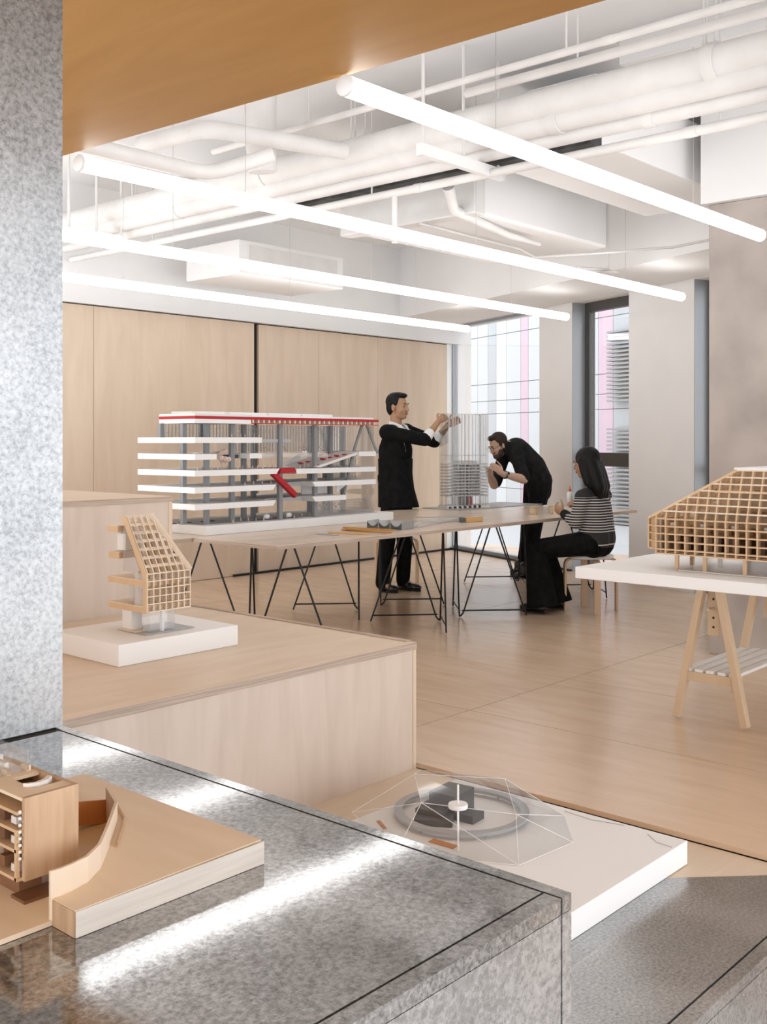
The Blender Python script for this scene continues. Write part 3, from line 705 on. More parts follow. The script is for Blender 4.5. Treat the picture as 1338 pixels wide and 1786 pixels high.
# trees, figures and furniture
def tree(x, y, z, h, r, par=bm):
    t_ = part(par, 'tree', MB().tube([(x,y,z),(x,y,z+h*.6)], .0025, 5), 'model_tree')
    m = MB()
    for k in range(24):
        a = k*2.4; f_ = ((k*.618) % 1); rr = r*(.75 if .2 < f_ < .8 else .45)*math.sqrt((k+.5)/24)
        m.ell((x+rr*math.cos(a), y+rr*math.sin(a), z+h*(.45+.5*f_)), r*.21, 6, 4)
    part(t_, 'crown', m, 'model_tree')
tree(fx(398), Y0+.07, 1.165, .125, .085); 
for px, y, z, h in ((465,Y0+.2,1.268,.055),(498,Y0+.15,1.268,.06),(527,Y0+.2,1.268,.05),(560,Y0+.2,1.268,.05)): tree(PY(px,780,y).x, y, z, h, .02)
for px in (610,618,627,634,643): tree(fx(px), Y0+.3, .806, .075, .022)
def figs(z, px0, px1, n, y0=Y0+.04, m='model_tree'):
    for k in range(n):
        px = px0+(px1-px0)*(k+.5)/n; y = y0+.12*((k*.77) % 1); x = PY(px, 820, y).x
        shared(bm, 'figure', 'fig', lambda: MB().tube([(0,0,0),(0,0,.006),(0,0,.014),(0,0,.018),(0,0,.024)], [.004,.005,.005,.002,.003], 6), m, (x, y, z))
figs(1.165, 340, 480, 16); figs(1.382, 400, 455, 7); figs(1.273, 345, 378, 4); figs(.806, 400, 560, 12); figs(1.16, 520, 555, 5); figs(1.055, 420, 480, 4)
for px, m_ in ((482,'model_white'),(500,'model_tree'),(520,'model_offwhite')):
    x = fx(px); part(bm, 'pod', MB().ell((x,Y0+.1,.826), (.028,.02,.02), 12, 8), m_ if m_ != 'model_tree' else 'model_tree', smooth=180)
for px in (330,342,355,368,395,408): 
    part(bm, 'ground_strip', MB().box((fx(px),Y0+.24,.8062),(fx(px)+.03,Y0+.27,.812)), 'model_dark')
for k in range(8):
    x = fx(450)+k*.055; part(bm, 'paving_strip', MB().box((x,Y0+.06,.8062),(x+.045,Y0+.09+.02*(k%3),.8085)), 'model_dark')

mat('model_slab', (.62,.63,.63), .5)
# ---- tower model of rods and slabs with its grey base board
solo('grey_board', 'thin grey board under the tower model on the far table', 'board', MB().prism([(7.40,5.70),(8.66,5.66),(8.66,6.15),(7.44,6.15)], TT+.0006, TT+.006), 'grey_board')
rz = math.atan2(-.172,.372); u = Vector((math.cos(rz), math.sin(rz), 0)); v = Vector((-u.y,u.x,0)); q0 = Vector((7.50,5.90,0)); WDT, DEP = .40, .17; tz = TT+.0068
tw = thing('tower_model', 'tall clear tower model of rods and stacked slabs between the two men', 'model', q0+u*WDT/2+v*DEP/2+Vector((0,0,tz)), rz)
def tb(a0, a1, b0, b1, z0, z1, m=None):
    m = m or MB(); return m.prism([tuple(q0+u*a+v*b)[:2] for a, b in ((a0,b0),(a1,b0),(a1,b1),(a0,b1))], z0, z1)
part(tw, 'base', tb(-.01,WDT+.01,-.01,DEP+.01,tz,tz+.022), 'model_offwhite')
zs0 = tz+.105
for k in range(11):
    z = zs0 + k*.0285
    part(tw, 'floor_slab', tb(0,WDT,0,DEP,z,z+.010), 'model_slab')
part(tw, 'roof_slab', tb(.12,.31,.03,DEP-.02,zs0+11*.0285-.012,zs0+11*.0285+.006), 'model_offwhite')
part(tw, 'core', tb(.155,.205,.05,.12,tz+.022,zs0+10*.0285), 'model_grey')
part(tw, 'core', tb(.225,.255,.05,.12,tz+.022,zs0+10*.0285), 'model_dark')
part(tw, 'partition', tb(.09,.36,.085,.095,zs0,zs0+10*.0285), 'model_midgrey')
part(tw, 'red_core', tb(.222,.262,.03,.06,tz+.022,tz+.1), 'model_red')
part(tw, 'upper_slab', tb(.0,WDT,.0,DEP,zs0+.365,zs0+.372), 'acrylic_milky')
part(tw, 'top_sheet', tb(.0,WDT,.0,DEP,tz+.848,tz+.853), 'acrylic')
part(tw, 'skin', tb(-.004,WDT+.004,-.006,-.003,tz+.022,tz+.855), 'acrylic')
part(tw, 'skin', tb(-.004,WDT+.004,DEP+.003,DEP+.006,tz+.022,tz+.855), 'acrylic')
part(tw, 'skin', tb(-.007,-.004,-.006,DEP+.006,tz+.022,tz+.855), 'acrylic')
part(tw, 'skin', tb(WDT+.004,WDT+.007,-.006,DEP+.006,tz+.022,tz+.855), 'acrylic')
for b in (.012, DEP-.012):
    for k, a in enumerate((.012,.05,.075,.105,.14,.175,.215,.25,.285,.33,.36,.388)):
        c = q0+u*a+v*b
        part(tw, 'rod', MB().tube([(c.x,c.y,tz+.022),(c.x,c.y,tz+.848)], .005 if k % 3 else .007, 10), 'steel' if k % 4 == 1 and b < .1 else 'acrylic_milky', smooth=60)
for k in range(14):
    a = .0+k*.024; part(tw, 'podium_fin', tb(a-.03,a-.012,-.03-.002*k,-.012,tz,tz+.014+.001*k), 'model_dark' if k % 2 else 'model_offwhite')

# ---- small lattice model on a white block (plinth)
sm_ = solo('white_block', 'white display block on the plywood platform under the small lattice model', 'block', MB().box((2.303,3.38,CZ+.0006),(2.885,3.84,CZ+.083)), 'model_white', bevel=.002)
SZ = CZ+.0838
g0 = PZ(263,1107,SZ); Yf = g0.y
sl = thing('lattice_model', 'small wooden section model with slanting square lattice on the white block', 'model', (2.65, Yf+.1, SZ))
LL, LR, UL, UR = PY(256,1070,Yf), PY(332,1056,Yf), PY(259,1003,Yf), PY(332,992,Yf)
xl, xr = (LL.x+UL.x)/2, (LR.x+UR.x)/2; zl, zm = (LL.z+LR.z)/2, (UL.z+UR.z)/2
dY = .14
TL, TR = PY(209,901,Yf+dY), PY(263,897,Yf+dY); zt = (TL.z+TR.z)/2; xtl, xtr = xl, TR.x
dep = .022; bw = .0042
for k in range(8):
    x = xl+(xr-xl)*k/7
    part(sl, 'lattice_fin', MB().box((x-bw/2,Yf,zl),(x+bw/2,Yf+dep,zm)), 'lattice_pale')
    # sloping continuation, cut by the hip on the right
    f = 1.0 if x <= xtr else max(0, (xr-x)/(xr-xtr))
    if f > .03:
        p, q = Vector((x,Yf,zm)), Vector((x,Yf+dY*f,zm+(zt-zm)*f)); nrm = Vector((0,(zt-zm),-dY)).normalized()*dep
        part(sl, 'lattice_fin', MB().extrude([p,q,q+nrm,p+nrm], (bw,0,0)), 'lattice_pale')
for j in range(6):
    z = zl+(zm-zl)*j/5
    part(sl, 'lattice_rail', MB().box((xl-bw/2,Yf-.001,z-bw/2),(xr+bw/2,Yf+dep-.002,z+bw/2)), 'lattice_pale')
for j in range(1, 8):
    f = j/7; y, z = Yf+dY*f, zm+(zt-zm)*f; xe = xr+(xtr-xr)*f
    part(sl, 'lattice_rail', MB().bar((xl,y+.006,z-.004),(xe,y+.006,z-.004), .016, bw, up=Vector((0,-dY,zt-zm)).normalized()), 'lattice_pale')
part(sl, 'hip_rafter', MB().bar((xr,Yf,zm),(xtr,Yf+dY,zt), .006, .02), 'lattice_pale')
part(sl, 'gable_rafter', MB().extrude([(xl-.008,Yf,zm),(xl-.008,Yf+dY,zt),(xl-.008,Yf+dY+.028,zt),(xl-.008,Yf+.02,zm-.012),(xl-.008,Yf+.02,zl),(xl-.008,Yf,zl)], (.006,0,0)), 'lattice_wood')
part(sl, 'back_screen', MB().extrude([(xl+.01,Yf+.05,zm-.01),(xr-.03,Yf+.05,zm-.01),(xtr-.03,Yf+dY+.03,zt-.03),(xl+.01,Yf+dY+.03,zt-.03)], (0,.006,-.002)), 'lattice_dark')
part(sl, 'back_screen', MB().box((xl+.02,Yf+.09,zl+.02),(xr-.02,Yf+.096,zm)), 'lattice_wood')
for (pa, pb) in (((188,914),(207,930)),((191,961),(209,975)),((190,1007),(253,1021)),((190,1051),(253,1067))):
    A, B = PX(pa[0],pa[1],xl), PX(pb[0],pb[1],xl)
    y0, y1 = min(A.y,B.y), max(A.y,B.y); y0 = max(y0, Yf+.012); zc_, h_ = (A.z+B.z)/2, .024
    s_ = part(sl, 'floor_plate', MB().box((xl-.004,y0,zc_-h_/2),(xr-.03,y1,zc_+h_/2)), 'lattice_wood')
    part(s_, 'floor_top', MB().box((xl-.004,y0,zc_+h_/2),(xr-.03,y1,zc_+h_/2+.002)), 'lattice_pale')
for (pa, pb, m_) in (((194,930),(208,961),'model_offwhite'),((214,1022),(222,1050),'acrylic_milky')):
    A, B = PX(pa[0],pa[1],xl), PX(pb[0],pb[1],xl)
    part(sl, 'wall_panel', MB().box((xl+.03,min(A.y,B.y),min(A.z,B.z)),(xr-.05,max(A.y,B.y),max(A.z,B.z))), m_)
part(sl, 'glazing', MB().box((xl+.002,Yf+.03,zm+.0),(xl+.004,Yf+.17,zt-.04)), 'acrylic')
part(sl, 'glazing', MB().box((xl+.002,Yf+.03,zl+.0),(xl+.004,Yf+.09,zm)), 'acrylic_milky')
part(sl, 'footprint', MB().box((xl-.01,Yf-.002,SZ+.0006),(xr+.02,Yf+.19,SZ+.003)), 'model_midgrey')
part(sl, 'cut_plate', MB().box((xl-.008,Yf+.07,SZ+.003),(xl+.05,Yf+.18,SZ+.006)), 'lattice_pale')
A = PX(217,1071,xl+.02); B = PX(233,1095,xl+.02)
part(sl, 'leg_wall', MB().box((xl+.01,min(A.y,B.y),SZ+.003),(xl+.06,max(A.y,B.y),zl+.01)), 'model_offwhite')
part(sl, 'leg_glass', MB().box((xl+.02,Yf+.012,SZ+.003),(xl+.14,Yf+.06,zl+.01)), 'acrylic_milky')
x = PY(282,1080,Yf+.03).x
part(sl, 'leg', MB().box((x-.006,Yf+.02,SZ+.003),(x+.006,Yf+.035,zl+.01)), 'model_white')
for k in range(10):
    z = zl+.03+.02*(k%4); x = xl+.02+.02*k
    shared(sl, 'figure', 'fig3', lambda: MB().box((-.003,-.003,0),(.003,.003,.014)), 'brown_wood', (x, Yf+.06, zl+.012 if k%2 else zl+.075))

# ---- big wooden lattice model on the white slab (right)
DZ = .8008; Xf = 4.215
dm_ = thing('lattice_model', 'big wooden lattice building model with hipped roof on the white slab', 'model', (4.5, 1.6, DZ))
YR = .75
def fpx(px, py, X=Xf): return PX(px, py, X)
cl = fpx(1144,905); z_rows = [fpx(1144,y).z for y in (904,917,930,943.5,957,964.5)]
yl = cl.y; ST = .0447; fd = .03
nc = int((yl-YR)/ST)
for k in range(nc+1):
    y = yl-k*ST
    part(dm_, 'lattice_fin', MB().box((Xf,y-.003,z_rows[-1]),(Xf+fd,y+.003,z_rows[0])), 'lattice_wood')
for z in z_rows:
    part(dm_, 'lattice_rail', MB().box((Xf-.002,YR,z-.003),(Xf+fd-.004,yl+.003,z+.003)), 'lattice_wood')
# chamfered corner
pc = Vector((Xf+.035, yl+.052, 0))
for z in z_rows[:-1]:
    part(dm_, 'corner_rail', MB().bar((Xf,yl,z),(pc.x,pc.y,z), .006, .006), 'lattice_wood')
part(dm_, 'corner_fin', MB().box((pc.x-.003,pc.y-.003,z_rows[-2]),(pc.x+fd,pc.y+.003,z_rows[0])), 'lattice_wood')
part(dm_, 'corner_panel', MB().extrude([(Xf+.012,yl,z_rows[-2]),(pc.x+.008,pc.y-.006,z_rows[-2]),(pc.x+.008,pc.y-.006,z_rows[0]),(Xf+.012,yl,z_rows[0])], (.003,.002,0)), 'lattice_wood')
# upper lattice cut by the hip
NR = 7; ends = []
for r in range(NR+1):
    X = pc.x*0 + Xf + .010*r + (.0 if r else 0)
    e = PX(1132+153*r/NR, 902.5-82*r/NR, X); ends.append(e)
for r in range(1, NR+1):
    part(dm_, 'roof_rail', MB().box((ends[r].x-.002,YR,ends[r].z-.003),(ends[r].x+fd,ends[r].y,ends[r].z+.003)), 'lattice_pale')
for k in range(nc+1):
    y = yl-k*ST
    # height at which the hip cuts this fin
    f = min(1.0, max(0.0, (ends[0].y-y)/(ends[NR].y-ends[0].y)*-1))
    if f > .04:
        z1 = ends[0].z+(ends[NR].z-ends[0].z)*f; x1 = Xf+.010*NR*f
        part(dm_, 'roof_fin', MB().extrude([(Xf,y-.003,z_rows[0]),(x1,y-.003,z1),(x1+fd,y-.003,z1),(Xf+fd,y-.003,z_rows[0])], (0,.006,0)), 'lattice_wood')
HX = .40
part(dm_, 'hip_rafter', MB().bar(ends[0], ends[NR], .008, .010), 'lattice_wood')
for r in range(NR+1):
    e = ends[r]; part(dm_, 'hip_rail', MB().box((e.x,e.y-.004,e.z-.004),(e.x+HX,e.y+.004,e.z+.002)), 'lattice_wood')
for k in range(1, 8):
    o = Vector((k*.055,0,0)); part(dm_, 'hip_fin', MB().bar(ends[0]+o, ends[NR]+o, .006, .018), 'lattice_wood')
part(dm_, 'roof_sheet', MB().box((ends[NR].x-.002,YR,ends[NR].z+.003),(ends[NR].x+HX,ends[NR].y+.01,ends[NR].z+.012)), 'model_white')
# inside: floors, back screen, columns
for (za, zb_q, r_) in ((z_rows[-1], z_rows[0], 0), (z_rows[0], ends[2].z, 2), (ends[2].z, ends[4].z, 4), (ends[4].z, ends[6].z, 6)):
    part(dm_, 'back_screen', MB().box((Xf+.20,YR,za),(Xf+.21,ends[r_].y-.02,zb_q)), 'lattice_wood')
for z in (z_rows[-1]+.004, z_rows[2], ends[1].z, ends[4].z):
    yy = yl if z <= z_rows[0] else (ends[2].y if z < ends[2].z else ends[5].y)-.01
    part(dm_, 'floor_slab', MB().box((Xf+.035,YR,z-.006),(Xf+.42,yy-.01,z+.002)), 'lattice_wood')
part(dm_, 'end_screen', MB().box((Xf+.05,yl-.004,z_rows[-1]),(Xf+.42,yl+.002,z_rows[0])), 'lattice_wood')
random.seed(5)
for k in range(26):
    y = yl-.05-k*.046; 
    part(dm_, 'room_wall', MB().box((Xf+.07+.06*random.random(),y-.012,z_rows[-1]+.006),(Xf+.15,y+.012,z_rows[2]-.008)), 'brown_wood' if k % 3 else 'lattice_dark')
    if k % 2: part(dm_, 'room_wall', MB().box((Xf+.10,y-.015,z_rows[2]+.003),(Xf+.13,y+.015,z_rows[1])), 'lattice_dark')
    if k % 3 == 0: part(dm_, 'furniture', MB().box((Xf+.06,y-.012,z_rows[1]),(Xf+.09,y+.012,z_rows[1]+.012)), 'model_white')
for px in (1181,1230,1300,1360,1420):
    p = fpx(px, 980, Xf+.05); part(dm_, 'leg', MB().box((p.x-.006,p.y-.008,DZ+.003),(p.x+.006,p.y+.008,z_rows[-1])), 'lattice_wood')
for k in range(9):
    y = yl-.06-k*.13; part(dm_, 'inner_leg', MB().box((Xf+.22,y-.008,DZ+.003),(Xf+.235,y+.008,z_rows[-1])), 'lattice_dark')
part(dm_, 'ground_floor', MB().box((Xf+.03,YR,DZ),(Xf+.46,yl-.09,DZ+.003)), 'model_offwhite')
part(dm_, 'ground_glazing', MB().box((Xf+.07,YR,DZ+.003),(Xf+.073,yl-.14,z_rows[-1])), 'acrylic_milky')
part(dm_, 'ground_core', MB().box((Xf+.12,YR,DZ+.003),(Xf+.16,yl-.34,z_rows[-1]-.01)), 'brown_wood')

# ---- clear dome model on its white plate (on the low step)
PT = .057
solo('white_plate', 'thick white display plate lying on the low steel step', 'plate', MB().box((2.25,1.557,LZ+.0006),(3.236,2.50,PT)), 'model_white', bevel=.002)
dz = PT+.0008
pk = thing('dome_model', 'clear faceted acrylic dome model with grey ring and dark stacked blocks', 'model', (2.9, 2.25, dz))
C_ = PZ(805,1413,.075)
ring = MB(); prof = []
def oval(t, a, b): return Vector((C_.x+a*math.cos(t), C_.y+b*math.sin(t), 0))
n = 48
for i in range(n):
    pass
vs, fs = [], []
for i in range(n):
    t = 2*math.pi*i/n
    for r_, z in ((.205,dz+.012),(.235,dz+.012),(.235,dz+.022),(.205,dz+.022)): vs.append((C_.x+r_*math.cos(t), C_.y+r_*math.sin(t), z))
for i in range(n):
    for k in range(4): fs.append((i*4+k, i*4+(k+1)%4, ((i+1)%n)*4+(k+1)%4, ((i+1)%n)*4+k))
rg = part(pk, 'ring', MB().add(vs, fs), 'model_midgrey', label='flat grey ring')
for k in range(6):
    t = k*math.pi/3; part(rg, 'ring_post', MB().tube([(C_.x+.22*math.cos(t),C_.y+.22*math.sin(t),dz),(C_.x+.22*math.cos(t),C_.y+.22*math.sin(t),dz+.012)], .004, 6), 'model_midgrey')
bc = PZ(778,1424,dz); rzb = math.radians(12)
def rbox(cx, cy, w_, d_, z0, z1, a):
    R = Matrix.Rotation(a,3,'Z'); return MB().prism([tuple((Vector((cx,cy,0))+R@Vector(p))[:2]) for p in ((-w_/2,-d_/2,0),(w_/2,-d_/2,0),(w_/2,d_/2,0),(-w_/2,d_/2,0))], z0, z1)
for px, py, w_, d_, z0, z1, an in ((788,1415,.13,.105,0,.078,.10),(760,1428,.15,.13,0,.020,.55),(758,1424,.10,.10,.0205,.036,.25),(815,1428,.075,.09,0,.026,.10)):
    q = PZ(px, py, dz); part(pk, 'dark_block', rbox(q.x,q.y,w_,d_,dz+z0,dz+z1,an), 'model_dark')
# hull
HH = .135
top = [PZ(723,1350,dz+HH), PZ(881,1358,dz+HH*.95), PZ(900,1420,dz+HH*.75), PZ(735,1400,dz+HH*.9)]
bot = [PZ(614,1418,dz), PZ(745,1340,dz), PZ(985,1424,dz), PZ(1000,1470,dz), PZ(905,1510,dz), PZ(690,1490,dz)]
vs = top+bot; fs = [(0,1,2,3),(0,3,4),(0,4,5),(0,5,1),(1,5,6),(1,6,2),(2,6,7),(2,7,8),(2,8,3),(3,8,9),(3,9,4)]
for q in bot: q.z += .002
# keep the hull on the plate
for q in vs:
    q.x = min(max(q.x, 2.27), 3.22); q.y = min(max(q.y, 1.58), 2.68)
hu = part(pk, 'dome', MB().add(vs, fs), 'acrylic', label='clear faceted dome')
em = MB(); seen = set()
for f_ in fs:
    for i in range(len(f_)):
        e = tuple(sorted((f_[i], f_[(i+1)%len(f_)])))
        if e in seen: continue
        seen.add(e); part(hu, 'dome_edge', MB().bar(vs[e[0]], vs[e[1]], .0015), 'model_white')
p = PZ(799,1440,dz+.03)
p = PZ(799,1484,dz)
part(pk, 'reflection_rod', MB().tube([(p.x,p.y,dz),(p.x,p.y,dz+.21)], .0035, 8), 'model_white')  # white rod added in place of the reflection along a hull edge
q = PX(799,1409,p.x)
part(pk, 'disc', MB().lathe((p.x,p.y,q.z), [(.030,0),(.031,.003),(.031,.012),(.030,.014)], 28), 'model_white', smooth=40)
for a, b, c, m_ in (((752,1466),(795,1478),.03,'orange_card'),((660,1432),(672,1446),.012,'orange_card')):
    A, B = PZ(*a,dz), PZ(*b,dz); part(pk, 'paper_patch', MB().bar((A.x,A.y,dz+.001),(B.x,B.y,dz+.001), c, .002), m_)
for k, (a, b) in enumerate((((985,1415),(1090,1440)),((1130,1455),(1172,1478)))):
    A, B = PZ(*a,dz), PZ(*b,dz); part(pk, 'contour_line', MB().tube([A+Vector((0,0,.001)),(A+B)/2+Vector((-.02,.0,.001)),B+Vector((0,0,.001))], .0010, 5), 'model_midgrey')

# ---- wooden section model on the steel counter (left foreground)
BZ2 = KZ+.0006; XC = .671; t0 = .006; t1 = .031
sc_ = thing('section_model', 'balsa section model with curved wall and cut-open building on the steel counter', 'model', (.6, 1.3, BZ2))
Yb1 = 1.50; Xe = .958
curve = [PZ(px,py,BZ2+t1) for px, py in ((88,1568),(107,1562),(126,1554),(154,1538),(176,1514),(190,1480),(199,1452),(205,1433))] + [Vector((.900,1.347,BZ2+t1))]
part(sc_, 'ground_plate', MB().box((.10,1.118,BZ2),(Xe,Yb1,BZ2+t0)), 'balsa')
g = [(XC,1.068),(Xe,1.075),(Xe,Yb1)]
cpts = [(c.x,c.y) for c in curve]; ye = cpts[-1][1]
poly = [(XC,1.070),(Xe,1.075),(Xe,Yb1),(.10,Yb1),(.10,ye+.004),(cpts[-1][0]-.004,ye+.004)] + cpts[::-1] + [(XC,1.117)]
part(sc_, 'ground_block', MB().prism(poly, BZ2+t0*0, BZ2+t1), 'balsa')
part(sc_, 'ground_front', MB().box((XC,1.0685,BZ2),(Xe,1.0698,BZ2+t1-.0008)), 'balsa_side')
part(sc_, 'ground_side', MB().box((XC-.0012,1.0698,BZ2),(XC-.0001,1.117,BZ2+t1-.0008)), 'balsa_upright')
# curved retaining wall
th = .004; inner = []
for i, c in enumerate(cpts):
    a = Vector(cpts[max(0,i-1)]); b = Vector(cpts[min(len(cpts)-1,i+1)]); d = (b-a).normalized(); inner.append((c[0]-d.y*th, c[1]+d.x*th))
vs, fs = [], []
hts = [.034,.034,.034,.033,.032,.032,.031,.030,.028]
for i in range(len(cpts)):
    z1 = BZ2+t1+hts[i]*.95
    vs += [(*cpts[i],BZ2+t0),(*cpts[i],z1),(*inner[i],z1),(*inner[i],BZ2+t0)]
for i in range(len(cpts)-1):
    for k in range(4): fs.append((i*4+k, i*4+(k+1)%4, (i+1)*4+(k+1)%4, (i+1)*4+k))
fs += [(0,1,2,3), tuple((len(cpts)-1)*4+k for k in (3,2,1,0))]
part(sc_, 'curved_wall', MB().add(vs, fs), 'lattice_pale', label='pale curved retaining wall')
part(sc_, 'rail_strip', MB().tube([Vector((c[0]+.010,c[1]-.002,BZ2+t1+.002)) for c in cpts[5:]], .0022, 6), 'balsa_upright')
# building
cb = PX(35,1395,XC); Yb = cb.y; zt_ = cb.z; zb_ = PX(33,1540,XC).z; xe = PY(137,1365,Yb).x; ybk = Yb+.24; xw = XC
xo = xw+.006
bl = part(sc_, 'building_front', MB().box((xo,Yb,zb_),(xe,Yb+.006,zt_)), 'balsa_upright')
part(sc_, 'building_end', MB().box((xe-.006,Yb+.006,zb_),(xe,ybk,zt_)), 'balsa_upright')
part(sc_, 'roof_plate', MB().prism([(xo,Yb+.006),(xe-.006,Yb+.006),(xe-.006,Yb+.03),(xo,Yb+.03)], zt_-.005, zt_-.001), 'balsa')
part(sc_, 'roof_plate', MB().box((xo,Yb+.03,zt_-.005),(xo+.03,ybk,zt_-.001)), 'balsa')
part(sc_, 'roof_plate', MB().box((xo+.03,Yb+.085,zt_-.005),(xe-.006,ybk,zt_-.001)), 'balsa')
part(sc_, 'stair_well', MB().box((xo+.03,Yb+.03,zt_-.03),(xe-.006,Yb+.085,zt_-.026)), 'lattice_dark')
lx = xe-.008-xo
cw = [(xo+lx*.40,Yb+.040),(xo+lx*.6,Yb+.034),(xo+lx*.8,Yb+.037),(xo+lx*.97,Yb+.046)]
vs, fs = [], []
for i, c in enumerate(cw): vs += [(c[0],c[1],zt_-.026),(c[0],c[1],zt_+.003),(c[0]-.003,c[1]+.006,zt_+.003),(c[0]-.003,c[1]+.006,zt_-.026)]
for i in range(3):
    for k in range(4): fs.append((i*4+k, i*4+(k+1)%4, (i+1)*4+(k+1)%4, (i+1)*4+k))
fs += [(0,1,2,3),(15,14,13,12)]
part(sc_, 'curved_parapet', MB().add(vs, fs), 'model_white')
hh = zt_-zb_
for f in (.0,.34,.58,.80):
    part(sc_, 'floor_plate', MB().box((xw-.001,Yb+.006,zb_+hh*f),(xe-.006,ybk,zb_+hh*f+.004)), 'lattice_wood')
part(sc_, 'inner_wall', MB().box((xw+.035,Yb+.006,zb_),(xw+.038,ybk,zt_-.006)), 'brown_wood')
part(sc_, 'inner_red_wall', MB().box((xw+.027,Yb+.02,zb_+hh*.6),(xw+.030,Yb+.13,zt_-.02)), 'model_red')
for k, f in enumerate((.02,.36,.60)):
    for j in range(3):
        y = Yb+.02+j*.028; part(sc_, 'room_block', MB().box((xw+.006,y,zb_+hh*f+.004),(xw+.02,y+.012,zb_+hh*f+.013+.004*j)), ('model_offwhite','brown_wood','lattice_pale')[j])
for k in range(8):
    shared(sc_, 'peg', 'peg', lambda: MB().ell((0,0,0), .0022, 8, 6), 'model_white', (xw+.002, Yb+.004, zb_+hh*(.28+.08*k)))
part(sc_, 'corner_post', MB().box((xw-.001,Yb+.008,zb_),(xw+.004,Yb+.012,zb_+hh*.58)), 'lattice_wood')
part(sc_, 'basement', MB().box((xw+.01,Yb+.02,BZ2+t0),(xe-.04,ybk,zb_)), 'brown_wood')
part(sc_, 'basement_tray', MB().box((xw-.001,Yb-.012,BZ2+t0),(xe-.02,Yb+.02,BZ2+t0+.004)), 'brown_wood')
part(sc_, 'sunken_post', MB().box((xw+.08,Yb-.004,BZ2+t0),(xw+.095,Yb+.01,zb_)), 'lattice_wood')
A = PY(137,1399,1.40); B = PY(199,1394,1.40)
part(sc_, 'orange_wall', MB().extrude([PY(100,1402,1.345),PY(199,1394,1.345),PY(186,1437,1.345),PY(100,1442,1.345)], (0,.003,0)), 'orange_card', label='orange card wall in the sunken yard')
part(sc_, 'acrylic_box', MB().box((xo-.03,Yb+.10,zt_+.0),(xe-.012,ybk,zt_+.026)), 'acrylic')
for k in range(9):
    part(sc_, 'roof_block', MB().box((xo+.004+.007*k,Yb+.10+.02*(k%4),zt_-.001),(xo+.010+.007*k,Yb+.115+.02*(k%4),zt_+.006+.004*(k%2))), 'model_white' if k % 2 else 'lattice_pale')

# ================================================================== PEOPLE
def remesh(mb, voxel, it=5, fac=.5):
    me = mb.mesh('tmp'); bm_ = bmesh.new(); bm_.from_mesh(me); bmesh.ops.recalc_face_normals(bm_, faces=bm_.faces); bm_.to_mesh(me); bm_.free()
    o = bpy.data.objects.new('tmp', me); COL.objects.link(o)
    r = o.modifiers.new('r', 'REMESH'); r.mode = 'VOXEL'; r.voxel_size = voxel; r.use_smooth_shade = True
    s_ = o.modifiers.new('s', 'SMOOTH'); s_.factor = fac; s_.iterations = it
    dg = bpy.context.evaluated_depsgraph_get(); dg.update()
    out = bpy.data.meshes.new_from_object(o.evaluated_get(dg), depsgraph=dg)
    bpy.data.objects.remove(o); bpy.data.meshes.remove(me)
    return out
def organic(parent, name, mb, material, voxel=.008, it=5, label=None, fac=.5):
    me = remesh(mb, voxel, it, fac); me.name = name; me.transform(MW[parent.name].inverted()); me.materials.clear(); me.materials.append(M[material]); me.shade_smooth()
    o = bpy.data.objects.new(name, me); put(o, parent); return props(o, label)
def chain(mb, pts, rs, grow=0):
    for i in range(len(pts)-1): mb.cap(pts[i], pts[i+1], rs[i]+grow, rs[i+1]+grow)
    return mb
class Head:
    def __init__(s, c, fwd, up, sc=1.0):
        s.c = Vector(c); s.f = Vector(fwd).normalized(); s.r = s.f.cross(Vector(up)).normalized(); s.u = s.r.cross(s.f).normalized(); s.k = sc
        s.R = Matrix((s.f, s.r, s.u)).transposed()
    def p(s, f, r, u): return s.c + (s.f*f + s.r*r + s.u*u)*s.k
    def e(s, mb, c, r): mb.ell(s.p(*c), tuple(x*s.k for x in r), 16, 12, s.R); return s
    def skin(s, mb):
        s.e(mb, (-.012,0,.030), (.092,.074,.088)); s.e(mb, (.028,0,-.025), (.064,.062,.085)); s.e(mb, (.050,0,-.088), (.034,.036,.026))
        s.e(mb, (.015,0,-.07), (.055,.056,.045))
        for q in (-1,1):
            s.e(mb, (-.006,q*.076,-.012), (.018,.008,.031)); s.e(mb, (.058,q*.034,-.032), (.026,.024,.03))
        mb.cap(s.p(.084,-.028,.022), s.p(.084,.028,.022), .011*s.k, .011*s.k)
        mb.cap(s.p(.088,0,.008), s.p(.106,0,-.030), .007*s.k, .0115*s.k)
        for q in (-1,1): s.e(mb, (.098,q*.010,-.033), (.010,.008,.008))
        s.e(mb, (.082,0,-.062), (.012,.022,.010))
    def face(s, body):
        for q in (-1,1):
            ew = MB(); s.e(ew, (.0735,q*.031,.001), (.0095,.014,.0055)); w_ = part(body, 'eye', ew, 'eye_white', smooth=180)
            ed = MB(); s.e(ed, (.0792,q*.031,.001), (.006,.007,.0052)); part(w_, 'iris', ed, 'eye_dark', smooth=180)
            part(body, 'eyebrow', MB().tube([s.p(.093,q*.014,.024), s.p(.093,q*.030,.029), s.p(.080,q*.048,.023)], [.003,.004,.002], 6), 'hair_black')
        lp = MB(); s.e(lp, (.0925,0,-.057), (.007,.020,.0045)); s.e(lp, (.0915,0,-.066), (.007,.017,.005)); part(body, 'lips', lp, 'lips', smooth=180)
